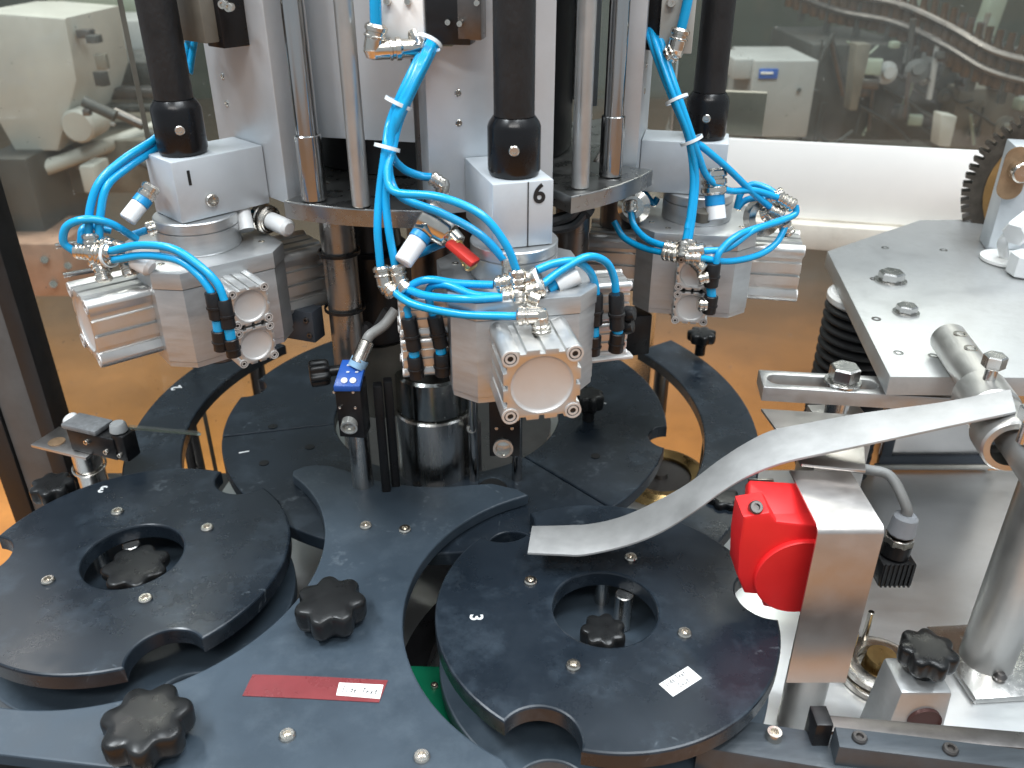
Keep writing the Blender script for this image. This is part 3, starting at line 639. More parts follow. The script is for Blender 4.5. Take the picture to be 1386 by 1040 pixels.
# silencer and red valve
a, b = at(571, 318, y=.685), at(545, 356, y=.668); d = b - a
MB().cyl(a + d * .18, b, .0085, .0080, ch=.0012).build('silencer', WHT, h6)
MB().cyl(a, a + d * .19, .0090).build('silencer_band', BLUEB, h6)
MB().hexn(at(582, 300, y=.695), a, .0098).build('silencer_nut', NICKEL, h6)
a, b = at(575, 292, y=.70), at(610, 318, y=.69)
MB().cyl(a, b, .016, .013, ch=.0015).build('valve_body', NICKEL, h6)
MB().cyl(b, at(620, 330, y=.685), .008, ch=.001).build('valve_neck', NICKEL, h6)
fitting(h6, px_path([(612, 325, .686), (640, 362, .668)], .67), .0055, m=BRASS)
M = Matrix((( at(640, 352, y=.672) - at(618, 330, y=.682)).normalized(), Vector((0, 0, 1)), Vector((0, -1, 0)))).transposed()
dd = (at(640, 354, y=.672) - at(614, 332, y=.682)); M = frame(dd)
MB().box(at(626, 342, y=.673), (.013, .006, .030), M=M).build('valve_lever', REDL, h6, bev=.002)
hose(h6, px_path([(565, 345, .70), (585, 336, .705), (610, 326, .71)], .7))
hose(h6, px_path([(740, 392, .66), (752, 384, .665)], .66), .006)
MB().cyl(at(752, 386, y=.665), at(780, 372, y=.672), .0085).build('silencer', WHT, h6)
# valve block at top of head 6
MB().box(at(547, 10, y=.755), (.040, .03, .075), R(-10)).build('valve_block', PANW, h6, bev=.001)
for px, py in ((524, 2), (552, 2)): screw(at(px, py, y=.738), h6, .003, axis=(0, -1, 0))
MB().box(at(610, 14, y=.745), (.036, .02, .05), R(-10)).build('limit_sensor', BLK, h6, bev=.001)
MB().box(at(638, 12, y=.742), (.02, .02, .045), R(-10)).build('limit_sensor', DARKST, h6, bev=.001)
for px, py in ((606, 30), (622, 32), (645, 4)): screw(at(px, py, y=.73), h6, .0025, axis=(0, -1, 0))
MB().box(at(600, 12, y=.752), (.018, .02, .055), R(-10)).build('bracket', GREENP, h6, bev=.001)

# ---- head 1
h1, M1, o1, rd, tg = head(1, -141, .000, 'gripper head marked 1 beside the glass, two small round caps facing front')
side = Vector((*MC, .3545)) + rd * .2805 + tg * .0263
fm = Matrix.Translation(side) @ Matrix((-rd, Vector((0, 0, 1)), tg)).transposed().to_4x4()
text('1', .018, fm @ Matrix.Translation((-.031, .014, 0)), INK, h1)
screw(side - rd * -.014 + Vector((0, 0, -.009)), h1, .0062, axis=tg)
hose(h1, px_path([(232, 165, .80), (210, 188, .78), (170, 214, .75), (136, 245, .73), (122, 282, .72), (120, 322, .715)], .73))
hose(h1, px_path([(235, 180, .80), (212, 200, .78), (174, 226, .75), (145, 252, .73), (136, 290, .72), (134, 325, .715)], .73))
hose(h1, px_path([(101, 341, .712), (86, 328, .71), (91, 306, .71), (117, 297, .712), (150, 303, .72), (185, 324, .735)], .72))
hose(h1, px_path([(112, 340, .716), (110, 325, .718), (116, 308, .725), (150, 312, .735)], .72))
hose(h1, px_path([(175, 320, .74), (198, 312, .75)], .74))
hose(h1, px_path([(150, 340, .70), (190, 332, .69), (234, 337, .68), (270, 360, .672), (294, 384, .668), (304, 408, .666)], .69))
hose(h1, px_path([(153, 352, .70), (196, 346, .69), (240, 352, .68), (267, 371, .672), (284, 392, .668), (288, 402, .667)], .69))
for a, b in (((287, 395), (294, 432)), ((302, 405), (310, 444))): sleeve(h1, at(*a, y=.668), at(*b, y=.666), .0066)
for a, b in (((296, 447), (300, 474)), ((312, 458), (317, 482))):
    sleeve(h1, at(*a, y=.666), at(*b, y=.666), .0066); hose(h1, [at(a[0] - 2, a[1] - 14, y=.666), at(*a, y=.666)], .0048)
for pts in ([(103, 340, .712), (128, 342, .708)], [(122, 316, .713), (126, 338, .71)], [(128, 342, .708), (152, 341, .70)], [(126, 345, .708), (150, 353, .702)], [(140, 330, .715), (158, 336, .71)], [(128, 350, .708), (139, 368, .704), (142, 382, .70)], [(172, 355, .715), (178, 374, .71)], [(198, 312, .75), (212, 308, .755)], [(158, 336, .712), (176, 342, .712)]):
    fitting(h1, px_path(pts, .71), .0062)
cable_tie(h1, at(149, 346, y=.703), at(158, 347, y=.70) - at(145, 346, y=.705), .0095)
MB().cyl(at(180, 350, y=.705), at(206, 364, y=.70), .0085, ch=.003).build('silencer', WHT, h1)
a, b = at(196, 268, y=.74), at(172, 298, y=.725); d = b - a
MB().cyl(a + d * .28, b, .0075, ch=.001).build('silencer', WHT, h1); MB().cyl(a, a + d * .28, .0078).build('silencer_band', BLUEB, h1)
fitting(h1, [at(206, 250, y=.745), a], .007)
MB().cyl(at(365, 298, y=.80), at(392, 310, y=.78), .0085, ch=.003).build('silencer', WHT, h1)
fitting(h1, [at(350, 292, y=.81), at(367, 299, y=.80)], .012)
hose(h1, px_path([(322, 262, .80), (328, 292, .79)], .79), .006)
MB().cyl(at(328, 285, y=.79), at(334, 312, y=.78), .0075).build('silencer', WHT, h1)
for dx in (-3, 4): hose(h1, px_path([(266 + dx, 20, .83), (258 + dx, 60, .83), (252 + dx, 100, .82)], .83))
cable_tie(h1, at(257, 48, y=.826), at(252, 100, y=.82) - at(266, 20, y=.83), .009)
MB().box(at(272, 8, y=.80), (.045, .03, .055), R(-40)).build('valve_block', BROWNM, h1, bev=.001)
MB().box(at(305, 12, y=.80), (.025, .03, .06), R(-40)).build('limit_sensor', BLK, h1, bev=.001)
for px, py in ((302, 6), (310, 10)): screw(at(px, py, y=.775), h1, .004, axis=(0, -1, 0))
c = at(412, 436, y=.80); MB().box(c, (.034, .02, .034), R(-20)).build('rear_bracket', GSKT, h1, bev=.001)
for dx, dz_ in ((.006, .008), (.008, -.009)): screw(c + Vector((dx, -.0115, dz_)), h1, .0032, axis=(-.3, -1, 0), mat_=DARKST)
# ---- head 5
h5, M5, o5, rd, tg = head(5, -10, -.020, 'gripper head in front of the white panel, unmarked block and large cylinders sideways')
hose(h5, px_path([(934, -25), (930, 5), (922, 40)], .86), .0048)
fitting(h5, px_path([(922, 38, .86), (914, 68, .86), (905, 76, .865)], .86), .0078)
bun = [(872, 10, .93), (887, 58, .88), (903, 105, .86), (918, 145, .85), (934, 188, .845)]
def b5(dx, tail): return px_path([(p[0] + dx * (1 - .16 * i), p[1] - abs(dx) * .2, p[2] + .006 * ((dx * 5) % 3 - 1)) for i, p in enumerate(bun)], .85) + px_path(tail, .84)
hose(h5, b5(-7, [(938, 240, .84), (934, 290, .83), (926, 333, .82)]))
hose(h5, b5(0, [(942, 240, .84), (938, 290, .83), (932, 330, .82)]))
hose(h5, b5(5, [(952, 200, .845), (985, 228, .85), (1020, 262, .86), (1042, 280, .865)]))
hose(h5, b5(9, [(946, 212, .84), (958, 240, .845), (985, 258, .85), (1020, 258, .86), (1054, 268, .865)]))
hose(h5, b5(2, [(940, 215, .85), (940, 260, .84), (930, 310, .825)]))
hose(h5, px_path([(997, 282, .88), (1003, 262, .88), (1018, 250, .88), (1036, 254, .875), (1052, 264, .87)], .88))
hose(h5, px_path([(998, 282, .88), (1008, 272, .88), (1024, 268, .875), (1038, 272, .87)], .88))
cable_tie(h5, at(916, 135, y=.853), at(918, 145, y=.85) - at(903, 105, y=.86), .0105)
cable_tie(h5, at(936, 190, y=.846), at(934, 188, y=.845) - at(918, 145, y=.85), .0105)
hose(h5, px_path([(952, 340, .81), (985, 336, .815), (1020, 312, .83), (1055, 300, .85), (1076, 290, .86), (1077, 278, .862)], .83))
hose(h5, px_path([(968, 362, .805), (975, 340, .808), (1000, 318, .82), (1040, 304, .845), (1070, 294, .86)], .83))
hose(h5, px_path([(946, 349, .805), (985, 354, .815), (1025, 346, .835), (1050, 330, .85), (1063, 308, .86)], .83))
hose(h5, px_path([(853, 283, .88), (858, 305, .87), (876, 324, .85), (905, 335, .83)], .85))
hose(h5, px_path([(831, 300, .88), (845, 322, .87), (872, 336, .85), (902, 343, .83)], .85))
for pts in ([(900, 334, .828), (918, 338, .82)], [(898, 343, .825), (918, 346, .815)], [(926, 326, .82), (922, 348, .815)], [(934, 324, .82), (930, 346, .815)], [(932, 340, .815), (954, 338, .81)], [(928, 349, .812), (950, 350, .806)], [(940, 352, .81), (952, 366, .806)], [(944, 378, .806), (960, 374, .806)], [(944, 412, .806), (958, 412, .806)],
            [(1038, 272, .872), (1062, 262, .868)], [(1040, 282, .87), (1060, 292, .866)], [(1052, 266, .868), (1075, 280, .864)], [(1030, 292, .875), (1050, 284, .87)], [(1060, 300, .864), (1068, 318, .864)], [(853, 272, .885), (854, 288, .88)], [(1036, 288, .875), (1046, 300, .87)]):
    fitting(h5, px_path(pts, .83), .0064)
MB().lathe([(.012, -.006), (.02, -.006), (.02, .006), (.012, .006), (.012, -.006)], at(1032, 294, y=.88), (.3, -1, .2), 24).build('banjo_ring', NICKEL, h5)
MB().lathe([(0, -.008), (.016, -.008), (.018, 0), (.012, .008), (0, .008)], at(858, 280, y=.89), (-.3, -1, .2), 24).build('valve_body', NICKEL, h5)
sleeve(h5, at(966, 356, y=.806), at(962, 388, y=.806), .0075); sleeve(h5, at(963, 400, y=.806), at(959, 424, y=.806), .0072)
hose(h5, [at(962, 386, y=.806), at(963, 402, y=.806)], .005)
MB().cyl(at(968, 278, y=.85), at(970, 298, y=.845), .0098, ch=.001).build('silencer', WHT, h5)
MB().cyl(at(967, 264, y=.853), at(968, 278, y=.85), .0100).build('silencer_band', BLUEB, h5)
fitting(h5, px_path([(966, 228, .86), (967, 264, .853)], .86), .0115)
MB().lathe([(0, -.009), (.008, -.006), (.009, .004), (0, .009)], at(951, 292, y=.85), n=16).build('valve_knob', BROWNM, h5)
for pts in ([(870, 258), (884, 275), (890, 268)], [(862, 262), (868, 280)]): hose(h5, px_path(pts, .93))
MB().box(at(893, 18, y=.90), (.045, .03, .065), R(-60)).build('limit_sensor', BLK, h5, bev=.001)
MB().box(at(918, 14, y=.88), (.032, .02, .075), R(-10)).build('valve_block', BEIGEP, h5, bev=.001)
MB().box(at(858, 448, y=.89), (.03, .03, .05), R(15)).build('rear_block', BLK, h5, bev=.002)
screw(at(908, 4, y=.868), h5, .004, axis=(0, -1, 0))
# ------------------------------------------------------------------ right side: plate, rods, strip
def quad_plate(pts, z, th): return [tuple(at(*p, z=z)[:2]) for p in pts], z - th, z
pl = thing('support_plate', at(1290, 420, z=.13), 'worn aluminium support plate with cut corner beside the rusty gear', 'plate')
q, z0, z1 = quad_plate([(1120, 340), (1245, 298), (1480, 296), (1480, 512), (1205, 510)], .15, .022)
MB().prism(q, z0, z1, bev=.001).build('plate', PLATE_AL, pl)
def hex_bolt(px, py, z, r, parent, h=.012):
    p = at(px, py, z=z); o = MB().cyl(p, p + Vector((0, 0, .002)), r * 1.25, n=28).build('washer', STEEL, parent)
    return MB().hexn(p + Vector((0, 0, .0021)), p + Vector((0, 0, h)), r).build('hex_bolt', STEEL, parent)
hex_bolt(1205, 381, .15, .0165, pl, .014); hex_bolt(1226, 424, .15, .0125, pl, .011)
for px, py in ((1198, 336), (1216, 478), (1263, 482), (1186, 432), (1183, 378), (1304, 466), (1318, 474), (1277, 339)):
    p = at(px, py, z=.15); MB().lathe([(.003, 0), (.0055, 0), (.0055, .0006), (.003, .0006), (.003, 0)], p, n=18).build('hole_rim', DARKST if px < 1190 else STEEL, pl)
c = at(1166, 440, y=1.06); prof = [(0, ZD)]
prof += [(.047 if k % 2 else .036, ZD + .004 + k * .0135) for k in range(int((.126 - ZD) / .0135))] + [(.03, .126), (0, .126)]
bl = thing('bellows', (c.x, c.y, ZD), 'black ribbed rubber bellows under the support plate', 'bellows')
pr2 = []
for k in range(20):
    z = ZD + .002 + k * .0135
    pr2 += [(.040, z), (.049, z + .003), (.0525, z + .006), (.0525, z + .008), (.049, z + .011)]
MB().lathe([(0, ZD)] + pr2 + [(.040, .112), (0, .112)], (c.x, c.y, 0), n=40).build('folds', RUB, bl, smooth=70)
MB().cyl((c.x, c.y, .1125), (c.x, c.y, .1275), .052, n=36, ch=.004).build('top_cap', PANW, bl)
# slotted bar
sb = thing('slotted_bar', at(1110, 512, z=.11), 'steel slotted bar with a hex bolt below the support plate', 'bar')
A, B = at(1030, 512, z=.120), at(1290, 527, z=.120); d = (B - A).normalized(); nn = Vector((-d.y, d.x, 0)); L = (B - A).length
def lb(u, v): p = A + d * u + nn * v; return (p.x, p.y)
sl = [(lb(.018 + .011 * math.cos(t_) , .011 * math.sin(t_))) for t_ in [PI / 2 + k * PI / 10 for k in range(11)]] + [lb(.115 + .011 * math.cos(t_), .011 * math.sin(t_)) for t_ in [-PI / 2 + k * PI / 10 for k in range(11)]]
MB().prism([lb(0, -.021), lb(L, -.021), lb(L, .021), lb(0, .021)], .103, .120, [sl], bev=.0012).build('bar', CAST, sb, smooth=25)
p = A + d * .088
MB().cyl((p.x, p.y, .1203), (p.x, p.y, .1235), .020, n=30, ch=.0005).build('washer', STEEL, sb)
MB().hexn((p.x, p.y, .1236), (p.x, p.y, .141), .0165).build('hex_bolt', STEEL, sb)
MB().cyl((p.x, p.y, .075), (p.x, p.y, .1025), .013).build('spacer', STEEL, sb)
MB().box((p.x + .01, p.y + .01, .02), (.06, .05, .105), .05).build('foot_block', COVER, sb, bev=.001)
# cross rod with clamps, and the bent deflector strip it holds
cr = thing('cross_rod', at(1300, 480, z=.151), 'round steel rod with set screws lying on the support plate', 'rod')
A, B = at(1283, 458, z=.1695), at(1392, 612, z=.1695); d = (B - A).normalized()
rod = MB().cyl(A, B + d * .25, .0185, n=36, ch=.002).build('rod', ROD, cr)
for u, in ((.028,), (.062,)):
    p = A + d * u + Vector((0, 0, .0178)); MB().lathe([(.0045, -.002), (.0068, -.002), (.0068, .0012), (.0045, .0012), (.0045, -.002)], p, n=18).build('hole_rim', NICKEL, rod)
    MB().cyl(p + Vector((0, 0, -.002)), p + Vector((0, 0, .0004)), .0045).build('hole', CORE, rod)
for px, py, L, r in ((1335, 545, .042, .025), (1362, 592, .034, .026)):
    p = at(px, py, z=.1695); k = MB().lathe([(.0187, -L / 2), (r - .002, -L / 2), (r, -L / 2 + .002), (r, L / 2 - .002), (r - .002, L / 2), (.0187, L / 2)], p, d, 36).build('clamp_collar', ROD, cr)
    b = at(px + (5 if r < .0255 else 28), py - (36 if r < .0255 else 10), z=.197)
    MB().cyl((b.x, b.y, .185), (b.x, b.y, .206), .0055, n=16).build('thread', STEEL, cr)
    MB().hexn((b.x, b.y, .206), (b.x, b.y, .219), .0105).build('hex_bolt', STEEL, cr)
dfl = thing('deflector_strip', at(1030, 620, z=.10), 'bent flat steel deflector strip reaching over the stickered star wheel', 'strip')
stn = [((720, 712), (714, 748), .030), ((765, 711), (760, 750), .030), ((800, 709), (792, 750), .032), ((842, 699), (850, 737), .042), ((885, 680), (897, 718), .060), ((930, 655), (942, 690), .084), ((970, 625), (978, 664), .108), ((1005, 602), (1014, 643), .127), ((1043, 583), (1058, 626), .142), ((1090, 573), (1110, 614), .153), ((1160, 560), (1190, 597), .168), ((1270, 545), (1300, 573), .184), ((1340, 532), (1352, 562), .1965), ((1368, 527), (1376, 557), .1985)]
up = spline([at(*s[0], z=s[2]) for s in stn], 4); lo = spline([at(*s[1], z=s[2]) for s in stn], 4)
MB().strip(up, lo, .0028).build('strip', mat('galvanised_strip', (.40, .40, .395), .35, .55, .16, 22, .1, 120, rvar=.12, dirt=.5, dirt_col=(.34, .34, .33)), dfl, bev=.0004, smooth=30)
# steel post and base plate
p = at(1332, 898, z=ZD); sp = thing('steel_post', (p.x, p.y, ZD), 'thick polished steel post on a square base plate', 'post')
MB().box((p.x + .02, p.y, ZD + .0045), (.125, .105, .008), R(4)).build('base_plate', STEEL, sp, bev=.0012)
MB().cyl((p.x, p.y, ZD + .0086), (p.x, p.y, .20), .0275, n=40).build('tube', ROD, sp)
MB().lathe([(0, 0), (.006, 0), (.007, .004), (.004, .008), (0, .009)], (p.x, p.y - .029, ZD + .0085), n=14).build('weld_bead', DARKST, sp)
# gear, block and cable gland on the plate
p = at(1362, 343, z=.15); blk = thing('slotted_block', (p.x, p.y, .15), 'white aluminium block with a slot in front of the gear', 'block')
MB().box((p.x + .022, p.y + .02, .225), (.085, .05, .148), R(-14)).build('body', ALUP, blk, bev=.0015)
fr = p + Vector((.016, -.0045, 0)); q = at(1372, 235, y=fr.y - .001)
MB().prism(arc((0, .02), .016, 0, 180, 12) + arc((0, -.02), .016, 180, 360, 12), -.001, .0008, M=Matrix.Translation(q) @ frame(Vector((-.24, -1, 0))).to_4x4()).build('slot', RUST, blk)
MB().cyl(q + Vector((.005, .01, .005)), q + Vector((.003, -.018, .005)), .014, n=24, ch=.002).build('stud', NICKEL, blk)
g0 = at(1432, 262, y=1.26); gx = Vector((-.42, -.9, .04)).normalized(); ge = thing('gear_wheel', (g0.x, g0.y, .15), 'rusty toothed gear wheel behind the white block', 'gear')
nt = 60; go = []
for k in range(nt):
    for da, rr in ((-.30, .118), (-.17, .130), (.17, .130), (.30, .118)): a = 2 * PI * (k + da) / nt; go.append((rr * math.cos(a), rr * math.sin(a)))
MB().prism(go, -.014, .014, [arc((0, 0), .02, 0, 360, 24)[:-1]], M=Matrix.Translation(g0) @ frame(gx).to_4x4()).build('toothed_rim', mat('dark_gear_steel', (.10, .085, .07), .7, .45, .3, 60, dirt=.4), ge, smooth=25)
MB().lathe([(.021, .0145), (.1, .0145), (.1, .018), (.021, .018), (.021, .0145)], g0, gx, 40).build('web', mat('rusty_web', (.30, .17, .06), .3, .6, .3, 25, dirt=.5, dirt_col=(.16, .08, .02)), ge)
MB().cyl(g0 - gx * .03, g0 + gx * .05, .0195).build('shaft', STEEL, ge)
cg = thing('cable_gland', at(1375, 360, z=.15), 'white cable gland with a white cable on the support plate', 'cable gland')
MB().cyl(at(1362, 352, z=.1515), at(1362, 352, z=.1515) + Vector((0, 0, .004)), .034, n=30).build('disc', PANW, cg)
MB().tube(spline([at(1360, 348, z=.156), at(1357, 330, z=.18), at(1366, 318, z=.195), at(1380, 312, z=.20), at(1400, 300, z=.21)]), .007, 10).build('cable', WHT, cg)
MB().hexn(at(1372, 318, z=.20), at(1395, 300, z=.212), .018).build('nut', WHT, cg)
MB().cyl(at(1385, 372, z=.1515), at(1385, 372, z=.1515) + Vector((0, 0, .03)), .022, n=6, ch=.002).build('base_nut', WHT, cg)
# gasketed box on the deck
p = at(1262, 641, z=ZD); gb = thing('gasketed_box', (p.x, p.y + .04, ZD), 'steel box with dark gasket frame on the deck behind the bellows', 'box')
MB().box((p.x, p.y + .045, ZD + .062), (.17, .08, .12)).build('body', COVER, gb, bev=.001)
for c_, s_, m in (((0, .002, .012), (.176, .008, .006), PANB), ((0, .003, .024), (.170, .008, .014), GSKT), ((.076, .003, .065), (.016, .008, .07), GSKT), ((.089, .002, .06), (.007, .008, .10), PANB), ((-.076, .003, .065), (.016, .008, .07), GSKT)):
    MB().box((p.x + c_[0], p.y + c_[1], ZD + c_[2]), s_).build('frame_strip', m, gb, bev=.0006)
# sheet metal cover and red reflector box on a pillar
cv = thing('sensor_cover', at(1090, 985, z=ZD), 'bent sheet steel cover on a round pillar beside the star wheel', 'cover')
Yf = .560; zt = at(1150, 716, y=Yf).z; zb = at(1087, 922, y=Yf).z
xa, xb = at(1107, 722, y=Yf).x, at(1197, 722, y=Yf).x
Yb = at(1110, 637, z=zt).y
sec = [(Yb, zt), (Yf + .006, zt), (Yf + .002, zt - .002), (Yf, zt - .006), (Yf - .002, zb)]
inn = [(y_ + .0018 if i > 1 else y_, z_ - .0018 if i < 3 else z_) for i, (y_, z_) in enumerate(sec)]
prof = sec + inn[::-1]
V = [(xa, y_, z_) for y_, z_ in prof] + [(xb, y_, z_) for y_, z_ in prof]; n = len(prof); F = [(i, (i + 1) % n, n + (i + 1) % n, n + i) for i in range(n)]
for i in range(len(sec) - 1): a, b = i, i + 1; c_, d_ = n - 1 - i, n - 2 - i; F += [(a, c_, d_, b), (n + a, n + b, n + d_, n + c_)]
MB().add(V, F).build('sheet', COVER, cv, smooth=40)
pp = at(1084, 958, y=.603)
MB().cyl((pp.x, pp.y, ZD), (pp.x, pp.y, zb + .05), .0205, n=36).build('pillar', ROD, cv)
q = [at(1030, 553, z=zt + .006), at(1168, 562, z=zt + .008), at(1172, 637, z=zt + .012), at(1085, 628, z=zt + .010)]
MB().hexa([v - Vector((0, 0, .003)) for v in q], q).build('top_flap', COVER, cv, bev=.0006)
q = [at(1004, 690, y=.655), at(1048, 690, y=.655), at(1048, 650, y=.657), at(1014, 650, y=.657)]
MB().hexa([v + Vector((0, .003, 0)) for v in q], q).build('side_bracket', COVER, cv, bev=.0005)
for px, py in ((1028, 668),): screw(at(px, py, y=.654), cv, .0035, axis=(-.2, -1, .1), mat_=DARKST)
rb = thing('red_reflector_box', at(1050, 830, y=.60), 'bright red plastic box with a round boss under the steel cover', 'reflector')
Y0 = .585
def rp(px, py): v = at(px, py, y=Y0); return (v.x, v.z)
po = [rp(*p) for p in ((1006, 700), (1042, 694), (1052, 706), (1108, 712), (1108, 806), (1066, 828), (1034, 822), (1030, 806), (1008, 804), (998, 780), (1000, 740))]
Mr = Matrix.Translation((0, Y0 + .03, 0)) @ Matrix(((1, 0, 0), (0, 0, -1), (0, 1, 0))).to_4x4()
MB().prism(po, 0, .03, bev=.003, M=Mr).build('housing', REDP, rb, smooth=25)
bc = at(1082, 778, y=Y0); MB().lathe([(0, -.001), (.041, -.001), (.041, .004), (.040, .005), (0, .005)], bc, (0, -1, 0), 48).build('boss', REDP, rb, smooth=25)
q = [at(1012, 698, y=Y0 + .004), at(1108, 714, y=Y0 + .004), at(1098, 655, y=Y0 + .05), at(1014, 650, y=Y0 + .05)]
MB().hexa([v + Vector((0, .01, -.012)) for v in q], q).build('top_slope', REDP, rb, bev=.002)
screw(at(1023, 687, y=Y0 + .006), rb, .006, axis=(0, -.7, .7), mat_=DARKST)
# connector and cable
cn = thing('cable_connector', at(1208, 790, y=.74), 'black ribbed plug with grey gland and grey cable behind the steel cover', 'connector')
c = at(1206, 765, y=.72); MB().box((c.x, c.y, c.z), (.036, .035, .030)).build('plug', BLK, cn, bev=.001)
for k in range(7): MB().box((c.x - .015 + k * .005, c.y - .0178, c.z), (.002, .002, .031)).build('rib', BLK, cn)
a, b = at(1212, 735, y=.725), at(1216, 715, y=.727); MB().cyl(Vector((c.x, c.y, c.z + .0152)), Vector((c.x + .002, c.y + .002, c.z + .030)), .015).build('neck', BLK, cn)
MB().cyl((c.x + .002, c.y + .002, c.z + .0305), (c.x + .002, c.y + .002, c.z + .040), .0155, n=8, ch=.001).build('nut', NICKEL, cn)
MB().cyl((c.x + .002, c.y + .002, c.z + .0405), (c.x + .004, c.y + .004, c.z + .066), .0145, .013, n=10, ch=.003).build('gland', mat('grey_gland_plastic', (.42, .44, .47), 0, .45), cn)
tp_ = Vector((c.x + .004, c.y + .004, c.z + .064))
MB().tube(spline([tp_, tp_ + Vector((-.002, .003, .012)), at(1205, 645, y=.75), at(1175, 636, y=.76), at(1150, 632, y=.78)]), .0058, 10).build('cable', GREYC, cn)
# ring flange with pins and clamp block
p = at(1192, 897, z=ZD + .02); rf = thing('ring_flange', (p.x, p.y, ZD), 'small nickel ring flange with upright pins on the deck', 'flange')
for z_, r_ in ((0, .042), (.012, .040)):
    MB().lathe([(.024, z_), (r_, z_), (r_, z_ + .006), (r_ - .004, z_ + .008), (.024, z_ + .008), (.024, z_)], (p.x, p.y, ZD + .001), n=36).build('ring', NICKEL, rf)
MB().cyl((p.x, p.y, ZD + .0005), (p.x, p.y, ZD + .03), .02, .016).build('hub', BRASS, rf)
for a in (100, 175, 250, 20):
    k = (p.x + .034 * math.cos(R(a)), p.y + .034 * math.sin(R(a))); MB().cyl((*k, ZD + .0211), (*k, ZD + (.062 if a in (100, 175) else .028)), .0035, n=12, ch=.0006).build('pin', NICKEL, rf)
p = at(1228, 962, z=-.10); cb = thing('clamp_block', (p.x, p.y, ZD), 'aluminium clamp block with a round bore below the star knob', 'clamp')
zk = at(1238, 915, y=p.y).z
MB().hexa([(p.x - .032, p.y - .022, ZD + .001), (p.x + .03, p.y - .022, ZD + .001), (p.x + .03, p.y + .026, ZD + .001), (p.x - .032, p.y + .026, ZD + .001)], [(p.x - .024, p.y - .02, zk), (p.x + .024, p.y - .02, zk), (p.x + .024, p.y + .024, zk), (p.x - .024, p.y + .024, zk)]).build('block', PLATE_AL, cb, bev=.004)
MB().lathe([(0, .0), (.0145, .0), (.0155, .002), (.0155, -.002)], (p.x + .004, p.y - .0225, zk - .035), (0, -1, 0), 28).build('bore', mat('dark_red_brown', (.10, .045, .04), .4, .4), cb)
star_knob((p.x + .004, p.y + .004, zk + .012), .0265, .022, cb, 8, stem=.012)
# dark rails in front
def rail(name, pa, pb, z, wd, th, m, label, bolts=()):
    A, B = at(*pa, z=z), at(*pb, z=z); d = (B - A).normalized(); nn = Vector((-d.y, d.x, 0))
    t = thing(name, (A.x, A.y, z - th), label, 'rail')
    MB().prism([tuple((A + nn * 0)[:2]), tuple((A - nn * wd)[:2]), tuple((B - nn * wd)[:2]), tuple(B[:2])], z - th, z, bev=.0015).build('bar', m, t)
    for px, py in bolts: screw(at(px, py, z=z), t, .006, mat_=DARKST)
    return t
r1 = rail('conveyor_rail', (945, 965), (1500, 1052), -.030, .035, .03, SLATE, 'low slate rail in front with a bright screw', ())
screw(at(1047, 998, z=-.030), r1, .007, h=.007)
rail('conveyor_rail', (1130, 983), (1500, 1027), -.008, .020, .024, SLATE, 'raised slate bar with two dark screws lying above the lower rail', ((1163, 1000), (1286, 1016)))
rail('back_strip', (1105, 966), (1500, 1000), -.045, .018, .01, DARKST, 'narrow dark metal strip behind the slate bars')
MB().box(at(1108, 985, z=-.02), (.014, .02, .03)).build('end_block', BLK, r1, bev=.001)

# ------------------------------------------------------------------ left side: limit switch, frame post
ls = thing('limit_switch', at(110, 655, z=ZD), 'black limit switch with grey cover and clear lever on a steel post', 'switch')
Yl = .86; c = at(135, 595, y=Yl); Rl = Matrix.Rotation(R(-20), 3, 'Z')
MB().box(c, (.070, .026, .030), M=Rl).build('housing', BLK, ls, bev=.002)
ct = c + Vector((-.012, .004, .019)); MB().box(ct, (.052, .03, .007), M=Rl).build('lid', mat('grey_lid', (.16, .165, .17), 0, .45, .3, 120, scuff=.6), ls, bev=.002)
hd = c + Rl @ Vector((.04, 0, .002)); MB().box(hd, (.018, .022, .036), M=Rl).build('head', BLK, ls, bev=.003)
MB().cyl(hd + Vector((-.004, 0, .018)), hd + Vector((-.004, 0, .030)), .0105, .009, n=24, ch=.002).build('turret_cap', GREYP, ls)
for u, v in ((-.005, .004), (.022, -.004)): screw(c + Rl @ Vector((u, -.0132, v)), ls, .0035, axis=Rl @ Vector((0, -1, 0)))
screw(hd + Rl @ Vector((.0, -.0112, -.008)), ls, .003, axis=Rl @ Vector((0, -1, 0)))
MB().cyl(c + Rl @ Vector((-.036, .004, .010)), c + Rl @ Vector((-.048, .006, .018)), .0095, n=20, ch=.002).build('cable_plug', WHT, ls)
a, b = hd + Vector((.006, .006, .020)), at(270, 587, y=.90); d = (b - a)
MB().box((a + b) / 2, (.008, .003, d.length), M=frame(d)).build('lever', CLEAR, ls)
bq = at(95, 587, y=.875); MB().box((bq.x - .004, bq.y + .005, c.z - .018), (.085, .045, .004), M=Rl).build('bracket', COVER, ls, bev=.0008)
MB().lathe([(0, 0), (.010, 0), (.010, .0008), (0, .0008)], (bq.x - .022, bq.y + .004, c.z - .0158), n=20).build('bracket_hole', RUST, ls)
pp = Vector((bq.x + .006, bq.y + .01, 0)); MB().cyl((pp.x, pp.y, ZD), (pp.x, pp.y, c.z - .0205), .017, n=30).build('post', STEEL, ls)
MB().tube([(pp.x + .0195 * math.cos(R(k * 15)), pp.y + .0195 * math.sin(R(k * 15)), c.z - .055 + .004 * math.sin(R(k * 15))) for k in range(25)], .0015, 6, caps=False).build('wire_ring', NICKEL, ls)
star_knob(at(75, 672, z=-.012), .024, .02, ls, 5, stem=.03)
fp = thing('frame_post', at(20, 520, y=1.02), 'black enclosure frame post with grey gasket at the glass', 'post')
e = at(36, 452, y=1.0)
